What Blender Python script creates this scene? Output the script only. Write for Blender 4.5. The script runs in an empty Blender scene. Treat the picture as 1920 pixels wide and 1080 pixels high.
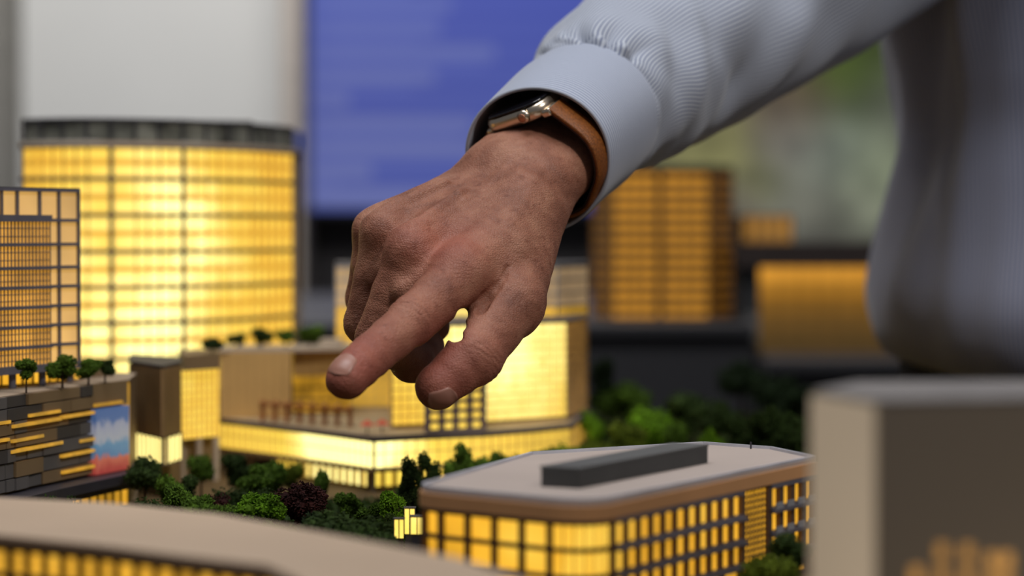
import bpy, bmesh, math, random
import numpy as np
from mathutils import Vector, Matrix

# ------------------------------------------------------------------ camera
S = bpy.context.scene
COL = S.collection
H = 0.136                      # eye height above the model's base board, metres
FPX = 85.0 / 36.0 * 1920.0     # focal length in pixels of the 1920 wide frame
cam_d = bpy.data.cameras.new('camera')
cam = bpy.data.objects.new('camera', cam_d); COL.objects.link(cam)
cam.location = (0, 0, H); PITCH = math.atan(108.0 / FPX); cam.rotation_euler = (math.pi / 2 - PITCH, 0, 0)
cam_d.lens = 85; cam_d.sensor_width = 36; cam_d.clip_start = 0.02; cam_d.clip_end = 30
cam_d.dof.use_dof = True; cam_d.dof.focus_distance = 1.035; cam_d.dof.aperture_fstop = 5.6
S.camera = cam
# ------------------------------------------------------------------ world, lights, exposure
w = bpy.data.worlds.new('world'); S.world = w; w.use_nodes = True
w.node_tree.nodes['Background'].inputs[0].default_value = (0.78, 0.82, 0.92, 1)
w.node_tree.nodes['Background'].inputs[1].default_value = 0.13
def area(name, loc, target, size, power, color, sy=None):
    l = bpy.data.lights.new(name, 'AREA'); l.energy = power; l.color = color
    l.shape = 'RECTANGLE'; l.size = size; l.size_y = sy or size
    o = bpy.data.objects.new(name, l); COL.objects.link(o); o.location = loc
    o.rotation_euler = (Vector(target) - Vector(loc)).to_track_quat('-Z', 'Y').to_euler()
    return o
area('ceiling_panel_light', (-0.30, 0.75, 2.0), (-0.15, 0.85, 0.1), 1.1, 29, (0.95, 0.97, 1.0), 1.0)
sp = bpy.data.lights.new('added_arm_spot', 'SPOT'); sp.energy = 47; sp.color = (1.0, .96, .92); sp.spot_size = math.radians(29); sp.spot_blend = .8; sp.shadow_soft_size = .12  # added key for hand and sleeve, its cone kept off the torso
so = bpy.data.objects.new('added_arm_spot', sp); COL.objects.link(so); so.location = (0.75, 0.05, 1.25)
so.rotation_euler = (Vector((0.02, 1.10, .22)) - so.location).to_track_quat('-Z', 'Y').to_euler()
area('added_back_wall_light', (-0.42, 2.9, 1.6), (-0.50, 3.95, 0.35), 0.6, 26, (1.0, 0.98, 0.95), 0.6)  # added lamp: brightens the back wall and lets it fall off leftwards
S.view_settings.view_transform = 'Standard'; S.view_settings.look = 'None'
S.view_settings.exposure = 0.0; S.view_settings.gamma = 1.0; S.view_settings.use_curve_mapping = False
try:
    S.cycles.use_denoising = True
    S.cycles.sample_clamp_indirect = 4.0
    S.cycles.max_bounces = 6; S.cycles.diffuse_bounces = 3; S.cycles.glossy_bounces = 3; S.cycles.transparent_max_bounces = 12
    S.cycles.caustics_reflective = False; S.cycles.caustics_refractive = False
except Exception: pass

R = random.Random(7)
NR = np.random.default_rng(7)
def P(px, py, D):   # a point of the photograph at distance D
    v = -(py - 540) * D / FPX
    return Vector(((px - 960) * D / FPX, D * math.cos(PITCH) + v * math.sin(PITCH), H - D * math.sin(PITCH) + v * math.cos(PITCH)))
def PX(px, Y): return (px - 960) * Y / FPX          # east-west place of a photo column at ground distance Y
def PZ(py, Y):                                       # height of a photo row at ground distance Y
    return H + Y * (-math.sin(PITCH) * FPX + math.cos(PITCH) * (540 - py)) / (math.cos(PITCH) * FPX + math.sin(PITCH) * (540 - py))
def PL(px, Y): return (PX(px, Y), Y)

# ------------------------------------------------------------------ materials
def new_mat(name):
    m = bpy.data.materials.new(name); m.use_nodes = True
    nt = m.node_tree; b = nt.nodes['Principled BSDF']
    return m, nt, b
def N(nt, t, **kw):
    n = nt.nodes.new(t)
    for k, v in kw.items():
        if k in n.inputs: n.inputs[k].default_value = v
        else: setattr(n, k, v)
    return n
def L(nt, a, b): nt.links.new(a, b)
def ramp(nt, stops, interp='LINEAR'):
    r = nt.nodes.new('ShaderNodeValToRGB'); r.color_ramp.interpolation = interp
    e = r.color_ramp.elements
    while len(e) < len(stops): e.new(0.5)
    for i, (p, c) in enumerate(stops):
        e[i].position = p; e[i].color = (c[0], c[1], c[2], 1) if len(c) == 3 else c
    return r
def plain(name, col, rough=0.6, metal=0.0, var=0.12, scale=60.0, bump=0.0, bscale=400.0, spec=0.4):
    m, nt, b = new_mat(name)
    tc = N(nt, 'ShaderNodeTexCoord')
    n = N(nt, 'ShaderNodeTexNoise', Scale=scale, Detail=4.0); L(nt, tc.outputs['Object'], n.inputs['Vector'])
    lo = [c * (1 - var) for c in col]; hi = [min(1, c * (1 + var)) for c in col]
    r = ramp(nt, [(0.3, lo), (0.7, hi)]); L(nt, n.outputs['Fac'], r.inputs[0]); L(nt, r.outputs[0], b.inputs['Base Color'])
    b.inputs['Roughness'].default_value = rough; b.inputs['Metallic'].default_value = metal
    b.inputs['Specular IOR Level'].default_value = spec
    if bump:
        n2 = N(nt, 'ShaderNodeTexNoise', Scale=bscale, Detail=3.0); L(nt, tc.outputs['Object'], n2.inputs['Vector'])
        bp = N(nt, 'ShaderNodeBump', Strength=bump, Distance=0.0005); L(nt, n2.outputs['Fac'], bp.inputs['Height']); L(nt, bp.outputs[0], b.inputs['Normal'])
    return m
def lit(name, col, strength, var=0.25, scale=40.0, painted_spots=None, base=0.5, fall=0.03, hot=None, base_col=(0.22, 0.14, 0.05), world=True):
    """a translucent pane lit from inside: bright spots round each lamp point are painted into the emission"""
    m, nt, b = new_mat(name)
    b.inputs['Base Color'].default_value = (*base_col, 1); b.inputs['Roughness'].default_value = 0.35
    geo = N(nt, 'ShaderNodeNewGeometry'); oi = N(nt, 'ShaderNodeObjectInfo')
    n = N(nt, 'ShaderNodeTexNoise', Scale=scale, Detail=2.0); L(nt, geo.outputs['Position'], n.inputs['Vector'])
    mr = N(nt, 'ShaderNodeMapRange'); mr.inputs['To Min'].default_value = 1 - var; mr.inputs['To Max'].default_value = 1 + var
    mr.inputs['From Min'].default_value = 0.3; mr.inputs['From Max'].default_value = 0.7
    L(nt, n.outputs['Fac'], mr.inputs['Value'])
    mr2 = N(nt, 'ShaderNodeMapRange'); mr2.inputs['To Min'].default_value = 1 - var * 0.5; mr2.inputs['To Max'].default_value = 1 + var * 0.5
    L(nt, oi.outputs['Random'], mr2.inputs['Value'])
    mu = N(nt, 'ShaderNodeMath', operation='MULTIPLY'); L(nt, mr.outputs[0], mu.inputs[0]); L(nt, mr2.outputs[0], mu.inputs[1])
    cur = mu.outputs[0]
    if painted_spots:
        acc = None
        for (p, s, f) in painted_spots:
            vd = N(nt, 'ShaderNodeVectorMath', operation='DISTANCE'); L(nt, geo.outputs['Position'], vd.inputs[0]); vd.inputs[1].default_value = p
            q = N(nt, 'ShaderNodeMath', operation='DIVIDE'); L(nt, vd.outputs['Value'], q.inputs[0]); q.inputs[1].default_value = f
            q2 = N(nt, 'ShaderNodeMath', operation='MULTIPLY_ADD'); L(nt, q.outputs[0], q2.inputs[0]); L(nt, q.outputs[0], q2.inputs[1]); q2.inputs[2].default_value = 1.0
            q3 = N(nt, 'ShaderNodeMath', operation='DIVIDE'); q3.inputs[0].default_value = s; L(nt, q2.outputs[0], q3.inputs[1])
            if acc is None: acc = q3.outputs[0]
            else:
                ad = N(nt, 'ShaderNodeMath', operation='ADD'); L(nt, acc, ad.inputs[0]); L(nt, q3.outputs[0], ad.inputs[1]); acc = ad.outputs[0]
        ad = N(nt, 'ShaderNodeMath', operation='ADD'); L(nt, acc, ad.inputs[0]); ad.inputs[1].default_value = base
        m2 = N(nt, 'ShaderNodeMath', operation='MULTIPLY'); L(nt, ad.outputs[0], m2.inputs[0]); L(nt, cur, m2.inputs[1]); cur = m2.outputs[0]
    m3 = N(nt, 'ShaderNodeMath', operation='MULTIPLY'); L(nt, cur, m3.inputs[0]); m3.inputs[1].default_value = strength
    dv = N(nt, 'ShaderNodeMath', operation='DIVIDE'); L(nt, m3.outputs[0], dv.inputs[0]); dv.inputs[1].default_value = 5.0
    # dim panes show their amber tint, the brightest emission is coloured nearly white
    g_ = col[1]; b_ = col[2]
    er = ramp(nt, [(q_, [v_ / 2.0 for v_ in c_]) for q_, c_ in ((0, (0, 0, 0)), (.2, col), (.4, (1.1, max(g_ * 1.2, .74), max(b_, .10))), (.75, (1.6, 1.25, .36)), (1.0, (2.0, 1.8, .66)))])
    L(nt, dv.outputs[0], er.inputs[0]); L(nt, er.outputs[0], b.inputs['Emission Color']); b.inputs['Emission Strength'].default_value = 2.0
    return m
# ------------------------------------------------------------------ object helpers
def link(name, mesh, mat=None, parent=None, smooth=False, loc=None):
    o = bpy.data.objects.new(name, mesh); COL.objects.link(o)
    if mat is not None and not mesh.materials: mesh.materials.append(mat)
    if parent is not None: o.parent = parent
    if loc is not None: o.location = loc
    if smooth: mesh.polygons.foreach_set('use_smooth', [True] * len(mesh.polygons))
    return o
def tag(o, label=None, cat=None, group=None, kind=None):
    if label: o['label'] = label
    if cat: o['category'] = cat
    if group: o['group'] = group
    if kind: o['kind'] = kind
    return o
def empty(name, label, cat, loc=(0, 0, 0), group=None):
    o = bpy.data.objects.new(name, None); COL.objects.link(o); o.location = loc; o.empty_display_size = 0.01
    return tag(o, label, cat, group)
class MB:
    def __init__(s): s.v = []; s.f = []
    def add(s, vs, fs):
        k = len(s.v); s.v += [tuple(v) for v in vs]; s.f += [tuple(i + k for i in f) for f in fs]; return s
    def box(s, x0, x1, y0, y1, z0, z1):
        return s.add([(x, y, z) for x in (x0, x1) for y in (y0, y1) for z in (z0, z1)],
            [(0, 1, 3, 2), (4, 6, 7, 5), (0, 4, 5, 1), (2, 3, 7, 6), (0, 2, 6, 4), (1, 5, 7, 3)])
    def obox(s, a, b, t, z0, z1, off=0.0):
        """a box whose plan is the segment a-b with thickness t (off: outward shift to the right of a->b)"""
        a = Vector(a[:2]); b = Vector(b[:2]); d = (b - a).normalized(); n = Vector((d.y, -d.x))
        q = [a + n * off, b + n * off, b + n * (off + t), a + n * (off + t)]
        return s.prism(q, z0, z1)
    def prism(s, pts, z0, z1):
        n = len(pts)
        vs = [(p[0], p[1], z0) for p in pts] + [(p[0], p[1], z1) for p in pts]
        fs = [tuple(range(n))[::-1], tuple(range(n, 2 * n))] + [(i, (i + 1) % n, n + (i + 1) % n, n + i) for i in range(n)]
        return s.add(vs, fs)
    def cyl(s, a, b, r0, r1=None, n=10):
        r1 = r0 if r1 is None else r1
        a = Vector(a); b = Vector(b); d = (b - a).normalized()
        u = d.orthogonal().normalized(); v = d.cross(u)
        vs = [a + (u * math.cos(2 * math.pi * i / n) + v * math.sin(2 * math.pi * i / n)) * r0 for i in range(n)]
        vs += [b + (u * math.cos(2 * math.pi * i / n) + v * math.sin(2 * math.pi * i / n)) * r1 for i in range(n)]
        return s.add(vs, [tuple(range(n))[::-1], tuple(range(n, 2 * n))] + [(i, (i + 1) % n, n + (i + 1) % n, n + i) for i in range(n)])
    def mesh(s, name, bevel=0.0):
        m = bpy.data.meshes.new(name); m.from_pydata(s.v, [], s.f)
        bm = bmesh.new(); bm.from_mesh(m)
        bmesh.ops.recalc_face_normals(bm, faces=bm.faces)
        if bevel: bmesh.ops.bevel(bm, geom=list(bm.edges), offset=bevel, segments=2, affect='EDGES', profile=0.5, clamp_overlap=True)
        bm.to_mesh(m); bm.free(); m.update(); return m
    def build(s, name, mat, parent=None, bevel=0.0, smooth=False):
        return link(name, s.mesh(name, bevel), mat, parent, smooth)
# ------------------------------------------------------------------ the person: hand and forearm grown from a distance field
def V3(*a): return np.array(a, dtype=np.float64)
def Pm(px, py, D): return np.array(P(px, py, D)) * 1000.0     # in millimetres
class Field:
    def __init__(s, lo, hi, h):
        s.h = h; s.lo = np.array(lo, dtype=np.float64)
        s.n = np.ceil((np.array(hi) - s.lo) / h).astype(int) + 1
        s.ax = [s.lo[i] + h * np.arange(s.n[i]) for i in range(3)]
        s.d = np.full(s.n, 40.0, dtype=np.float32)
    def new(s):
        o = Field.__new__(Field); o.h = s.h; o.lo = s.lo; o.n = s.n; o.ax = s.ax
        o.d = np.full(s.n, 40.0, dtype=np.float32); return o
    def sub(s, lo, hi):
        sl = []
        for i in range(3):
            a = int(max(0, math.floor((lo[i] - s.lo[i]) / s.h))); b = int(min(s.n[i], math.ceil((hi[i] - s.lo[i]) / s.h) + 1))
            if b <= a: return None, None
            sl.append(slice(a, b))
        g = np.meshgrid(*[s.ax[i][sl[i]].astype(np.float32) for i in range(3)], indexing='ij', sparse=True)
        return tuple(sl), g
    def smin(s, sl, e, k, carve=False):
        d = s.d[sl]
        if carve: d = -d
        hh = np.clip(0.5 + 0.5 * (d - e) / k, 0, 1)
        r = d + (e - d) * hh - k * hh * (1 - hh)
        s.d[sl] = -r if carve else r
    def cone(s, a, b, r1, r2, k=2.0, carve=False):
        a = np.array(a); b = np.array(b); m = max(r1, r2) + 3 * k + 3
        sl, g = s.sub(np.minimum(a, b) - m, np.maximum(a, b) + m)
        if sl is None: return s
        ba = b - a; L2 = max(float(ba @ ba), 1e-6)
        px, py, pz = g[0] - a[0], g[1] - a[1], g[2] - a[2]
        t = np.clip((px * ba[0] + py * ba[1] + pz * ba[2]) / L2, 0, 1)
        q = np.sqrt((px - t * ba[0]) ** 2 + (py - t * ba[1]) ** 2 + (pz - t * ba[2]) ** 2) - (r1 + (r2 - r1) * t)
        s.smin(sl, q.astype(np.float32), k, carve); return s
    def ell(s, c, axes, rad, k=2.0, carve=False):
        c = np.array(c); m = max(rad) + 3 * k + 3
        sl, g = s.sub(c - m, c + m)
        p = [g[i] - c[i] for i in range(3)]
        k0 = 0; k1 = 0
        for ax, r in zip(axes, rad):
            u = p[0] * ax[0] + p[1] * ax[1] + p[2] * ax[2]
            k0 = k0 + (u / r) ** 2; k1 = k1 + (u / (r * r)) ** 2
        k0 = np.sqrt(k0); k1 = np.sqrt(k1) + 1e-6
        s.smin(sl, (k0 * (k0 - 1) / k1).astype(np.float32), k, carve); return s
    def merge(s, o, k):
        d, e = s.d, o.d
        hh = np.clip(0.5 + 0.5 * (d - e) / k, 0, 1)
        s.d = (d + (e - d) * hh - k * hh * (1 - hh)).astype(np.float32)
def surface_nets(F):
    d = F.d; s = d < 0; n = d.shape
    c = [s[i:n[0] - 1 + i, j:n[1] - 1 + j, k:n[2] - 1 + k] for i in (0, 1) for j in (0, 1) for k in (0, 1)]
    anyc = np.logical_or.reduce(c); allc = np.logical_and.reduce(c); mask = anyc & ~allc
    idx = np.argwhere(mask)
    corners = [(i, j, k) for i in (0, 1) for j in (0, 1) for k in (0, 1)]
    val = {q: d[idx[:, 0] + q[0], idx[:, 1] + q[1], idx[:, 2] + q[2]].astype(np.float64) for q in corners}
    pos = np.zeros((len(idx), 3)); cnt = np.zeros(len(idx))
    for a in corners:
        for ax in range(3):
            if a[ax] == 0:
                b = list(a); b[ax] = 1; b = tuple(b)
                v1, v2 = val[a], val[b]; cr = (v1 < 0) != (v2 < 0)
                t = np.where(cr, v1 / np.where(v1 == v2, 1, v1 - v2), 0)
                for q in range(3): pos[:, q] += cr * (a[q] + (t if q == ax else 0))
                cnt += cr
    verts = (idx + pos / cnt[:, None]) * F.h + F.lo
    vid = np.full(mask.shape, -1, dtype=np.int64); vid[mask] = np.arange(len(idx))
    quads = []
    for ax in range(3):
        o1, o2 = [(1, 2), (2, 0), (0, 1)][ax]
        sh = [slice(1, n[q] - 1) for q in range(3)]; sh[ax] = slice(0, n[ax] - 1); 
        a = s[tuple(sh)]; sh2 = list(sh); sh2[ax] = slice(1, n[ax]); b = s[tuple(sh2)]
        e = np.argwhere(a != b); flip = a[tuple(e.T)]
        e = e + np.array([0 if q == ax else 1 for q in range(3)])
        def cell(d1, d2):
            z = e.copy(); z[:, o1] -= d1; z[:, o2] -= d2; return vid[z[:, 0], z[:, 1], z[:, 2]]
        q = np.stack([cell(1, 1), cell(0, 1), cell(0, 0), cell(1, 0)], 1)
        q[~flip] = q[~flip][:, ::-1]
        quads.append(q[(q >= 0).all(1)])
    return verts, np.concatenate(quads)
def np_mesh(name, v, f):
    m = bpy.data.meshes.new(name)
    m.vertices.add(len(v)); m.vertices.foreach_set('co', np.asarray(v, dtype=np.float32).ravel())
    k = f.shape[1]; m.loops.add(f.size); m.polygons.add(len(f))
    m.loops.foreach_set('vertex_index', f.astype(np.int32).ravel())
    m.polygons.foreach_set('loop_start', np.arange(0, f.size, k, dtype=np.int32))
    m.polygons.foreach_set('use_smooth', np.ones(len(f), dtype=bool))
    m.update(calc_edges=True); m.validate(); return m
def unit(v): v = np.array(v, dtype=np.float64); return v / np.linalg.norm(v)

Wp = Pm(985, 322, 1.088)
ha = unit((-.60, -.70, -.36))          # wrist towards the knuckles
fo = unit((.50, .74, .44))             # wrist towards the elbow
hn = unit((-.05, -.47, .88))           # out of the back of the hand
hr = unit(np.cross(hn, -ha)); hr = hr if hr[0] > 0 else -hr   # towards the thumb
hn = unit(np.cross(hr, -ha)); hn = hn if hn[2] > 0 else -hn
fr = unit(hr - (hr @ fo) * fo); fn = unit(np.cross(fr, fo)); fn = fn if fn[2] > 0 else -fn

J = {  # joints (photo x, photo y, distance) in the photograph, radius in mm
 'i': [(868, 512, 1.022, 11.8), (772, 602, .998, 9.9), (694, 668, .979, 8.9), (652, 706, .968, 8.4)],
 'm': [(772, 470, 1.032, 10.8), (708, 632, 1.036, 9.6), (775, 676, 1.060, 8.6), (802, 650, 1.078, 7.6)],
 'r': [(724, 436, 1.052, 10.4), (684, 606, 1.058, 9.2), (750, 640, 1.082, 8.2), (812, 612, 1.090, 7.6)],
 'p': [(704, 432, 1.072, 9.0), (682, 560, 1.084, 8.2), (735, 600, 1.100, 7.2), (770, 590, 1.108, 6.8)],
 't': [(998, 408, 1.066, 14.0), (962, 566, 1.030, 13.6), (888, 668, 1.008, 11.6), (822, 727, 1.000, 8.9)]}
JP = {k: [Pm(*q[:3]) for q in v] for k, v in J.items()}
F = Field(np.min([np.min(v, 0) for v in JP.values()], 0) - 22, Wp + fo * 50 + 34, 0.75)
T = {'i': 15, 'm': 5, 'r': -6, 'p': -16}
# wrist and forearm
F.ell(Wp, (ha, hr, hn), (30, 25.5, 18.0), 4)
for t, u, r in ((13, 0, 15.5), (-12, 0, 15), (0, 2, 17)):
    F.cone(Wp + fr * t + fn * u + fo * -8, Wp + fr * t * .95 + fn * u + fo * 46, r, r, 5)
# metacarpals, palm
for k in 'imrp':
    t = T[k]; a = Wp + hr * t + ha * 10 - hn * {'i': 1, 'm': 3, 'r': 5, 'p': 7}[k]; b = JP[k][0]
    F.cone(a, b, 13.0, J[k][0][3], 7)
    F.cone(a - hn * 8, b - hn * 9 - ha * 6, 13, 10.5, 7)
F.ell(Wp + ha * 42 + hr * 3 - hn * 6, (ha, hr, hn), (34, 28, 12), 6)
F.cone(Pm(850, 500, 1.026), Pm(765, 545, 1.026), 9.5, 7.5, 6)
F.cone(Pm(775, 470, 1.04), Pm(715, 520, 1.050), 9.5, 7.5, 5)
F.cone(Pm(725, 450, 1.058), Pm(690, 500, 1.072), 8.5, 6.5, 5)
# thumb metacarpal, thenar and first web
t0, t1, t2, t3 = JP['t']
F.cone(t0, t1, 14.5, 12.6, 7)
F.cone(t0 - hn * 8 + ha * 8, t1 - hn * 6, 14, 10, 6)
F.cone(Wp + hr * 18 + ha * 26, Pm(930, 496, 1.035), 13, 10, 8)
F.cone(Pm(950, 470, 1.04), Pm(905, 545, 1.034), 12, 5.5, 5)
F.cone(Pm(915, 540, 1.045), Pm(893, 574, 1.048), 8, 5.5, 3)
# knuckles, tendons
for k, up, r in (('i', 3.2, 9.2), ('m', 1.6, 8.0), ('r', 3.0, 7.8), ('p', 2.4, 6.8)):
    kn = JP[k][0] + hn * up + ha * 2
    F.ell(kn, (ha, hr, hn), (r * 1.15, r * .95, r * .85), 3.5)
    base = Wp + hr * T[k] * .35 + hn * 12 + ha * 16
    top = JP[k][0] + hn * (J[k][0][3] - .2) - ha * 4
    mid = (base + top) / 2 + hn * .6
    if k != 'i': F.cone(mid, top, 1.2, 2.6, 4.2)
for k in 'imr':     # hollows between the knuckles
    nx = {'i': 'm', 'm': 'r', 'r': 'p'}[k]
    c = (JP[k][0] + JP[nx][0]) / 2 + hn * 13.5 + ha * 1
    F.ell(c, (ha, hr, hn), (11, 3.2, 5.5), 4, carve=True)
# fingers, each its own field, melted into the palm only at its root
for k in 'imrpt':
    G = F.new(); q = JP[k]; rr = [x[3] for x in J[k]]
    st = 1 if k == 't' else 0
    for i in range(st, 3):
        a, b = q[i], q[i + 1]; u = unit(b - a); Ls = np.linalg.norm(b - a)
        mid = a + (b - a) * .5
        rm = (rr[i] + rr[i + 1]) / 2 * (.965 if i < 2 else 1.0)
        G.cone(a, mid, rr[i], rm, 1.5); G.cone(mid, b, rm, rr[i + 1], 1.5)
    if k == 'i':    # fleshy pad below, flatter nail side
        G.ell(q[3] + unit((0, 0, -1)) * 1.6 + unit(q[3] - q[2]) * 1.0, np.eye(3), (7.6, 7.6, 6.6), 3)
        G.cone(q[0] - hn * 3, q[1] - hn * 2.4, 9.5, 7.8, 3)
        G.ell(q[1] + hn * 1.8, np.eye(3), (9.0, 9.0, 8.8), 2.5)
    if k == 't':
        G.ell(q[2] + unit((.7, 0, -.7)) * 1.2, np.eye(3), (11.3, 11, 11), 3)
        G.ell(q[3] + unit((-.35, .2, .3)) * 1.2, np.eye(3), (8.2, 8.6, 8.6), 3)
        G.cone(q[1] + V3(-6, 4, 2), q[2] + V3(-2, 3, 2), 9, 9, 4)
    if k == 'm': G.ell(q[2] + V3(-1, 0, -1), np.eye(3), (8.9, 9, 8.6), 3)
    e = G.d; root = q[1] if k == 't' else q[0]
    g = np.meshgrid(*[x.astype(np.float32) for x in F.ax], indexing='ij', sparse=True)
    dist = np.sqrt((g[0] - root[0]) ** 2 + (g[1] - root[1]) ** 2 + (g[2] - root[2]) ** 2)
    kk = .7 + 4.6 * np.clip(1 - (dist - 10) / 16, 0, 1)
    d = F.d; hh = np.clip(0.5 + 0.5 * (d - e) / kk, 0, 1)
    F.d = (d + (e - d) * hh - kk * hh * (1 - hh)).astype(np.float32)
def surf(px, py):
    for D in np.arange(.93, 1.12, .0006):
        q = Pm(px, py, D); i = np.round((q - F.lo) / F.h).astype(int)
        if (i >= 0).all() and (i < F.n).all() and F.d[tuple(i)] < 0: return q
    return Pm(px, py, 1.02)
# the opening between forefinger and thumb, the fold where the thumb leaves the hand
for (x, y, r_) in ((867, 590, 2.5), (863, 610, 2.6), (858, 630, 2.4), (850, 634, 1.6)): F.cone(Pm(x, y, .985), Pm(x, y, 1.066), r_, r_, 1.6, carve=True)
fold = [(952, 500, .2), (946, 518, .8), (931, 538, 1.7), (913, 558, 2.4), (903, 582, 2.6)]
fp = [(surf(x, y), r_) for x, y, r_ in fold]
for (a, ra), (b, rb) in zip(fp[:-1], fp[1:]): F.cone(a + V3(0, -.2, 0), b + V3(0, .8, 0), ra, rb, 1.8, carve=True)
hv, hf = surface_nets(F)
# skin relief: joint creases and veins as displacement along the normal
me = np_mesh('person', hv / 1000.0, hf)
nr = np.zeros(len(hv) * 3, dtype=np.float32); me.vertices.foreach_get('normal', nr); nr = nr.reshape(-1, 3).astype(np.float64)
disp = np.zeros(len(hv))
def crease(Jt, ax, up, rad, offs, depth, wid=.55, bend=.0):
    global disp
    ax = unit(ax); up = unit(np.array(up) - (np.array(up) @ ax) * ax); sd = np.cross(ax, up)
    r = hv - Jt; s = r @ ax; u = r @ up; t = r @ sd
    near = (np.abs(s) < rad * 1.3) & (np.hypot(u, t) < rad * 1.5)
    m = np.clip((u / np.maximum(np.hypot(u, t), 1e-3) + .1) / .6, 0, 1)
    sm = m * m * (3 - 2 * m)
    for i, (o, a) in enumerate(offs):
        ss = s - o - bend * (t / rad) ** 2 * rad * .3 - .35 * np.sin(t * .9 + i * 2)
        disp -= near * sm * a * depth * np.exp(-(ss / wid) ** 2)
qi = JP['i']; dn = unit((-.15, -.65, .74))
crease(qi[1], qi[2] - qi[0], dn, 10, [(-3.6, .6), (-1.6, 1), (.3, .8), (2.2, 1), (4.0, .5)], .50, .6, .6)
crease(qi[2], qi[3] - qi[1], dn, 9, [(-1.2, 1), (.8, .8), (2.4, .4)], .22, .45)
qt = JP['t']; tn = unit((.62, -.45, -.62))
crease(qt[2], qt[3] - qt[1], tn, 12, [(-2.6, .7), (-.6, 1), (1.6, .8), (3.4, .4)], .45, .6, .4)
for k in 'mr':
    q = JP[k]; crease(q[1] , q[1] - q[0], unit((-.5, -.8, .1)), 10, [(-4, .6), (-2, .7), (0, .8), (2, .6)], .25, .5)
def vein(pts, hgt=.75, wd=1.5):
    global disp
    pts = [np.array(p) for p in pts]
    best = np.full(len(hv), 1e9)
    for a, b in zip(pts[:-1], pts[1:]):
        ba = b - a; t = np.clip(((hv - a) @ ba) / (ba @ ba), 0, 1); q = a + t[:, None] * ba
        dd = hv - q; view = unit((0.0, -.75, .65)); dd = dd - (dd @ view)[:, None] * view
        best = np.minimum(best, np.linalg.norm(dd, axis=1))
    face = np.clip((nr @ unit((0, -.75, .65))) * 2, 0, 1)
    disp += face * hgt * np.exp(-(best / wd) ** 2)
vein([Pm(955, 300, 1.065), Pm(905, 345, 1.05), Pm(872, 372, 1.045), Pm(835, 400, 1.035), Pm(800, 420, 1.03)], .35, 1.6)
vein([Pm(872, 372, 1.045), Pm(850, 350, 1.05), Pm(790, 385, 1.05), Pm(740, 405, 1.05)], .4, 1.6)
vein([Pm(1010, 330, 1.06), Pm(985, 400, 1.05), Pm(960, 450, 1.04), Pm(915, 480, 1.02)], .3, 2.0)
vein([Pm(985, 400, 1.05), Pm(1010, 460, 1.05)], .25, 1.8)
disp += .10 * np.sin(hv[:, 0] * .55 + 2 * np.sin(hv[:, 2] * .31)) * np.sin(hv[:, 2] * .5 + hv[:, 1] * .4)
hv2 = hv + nr * disp[:, None]
me.vertices.foreach_set('co', (hv2 / 1000).astype(np.float32).ravel()); me.update()
# where the blood shows: knuckles, finger ends, web
red = np.zeros(len(hv))
for c, r, a in ((qi[3], 13, 1.0), (qi[2], 14, .6), (qt[3], 14, .8), (qt[2], 14, .5), (JP['i'][0] + hn * 8 - hr * 5, 17, .55), (JP['m'][0] + hn * 8, 16, .3), (qi[1] + V3(3, 0, -4), 14, .6)):
    red += a * np.exp(-(np.linalg.norm(hv - c, axis=1) / r) ** 2)
at = me.attributes.new('red', 'FLOAT', 'POINT'); at.data.foreach_set('value', np.clip(red, 0, 1).astype(np.float32))

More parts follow.
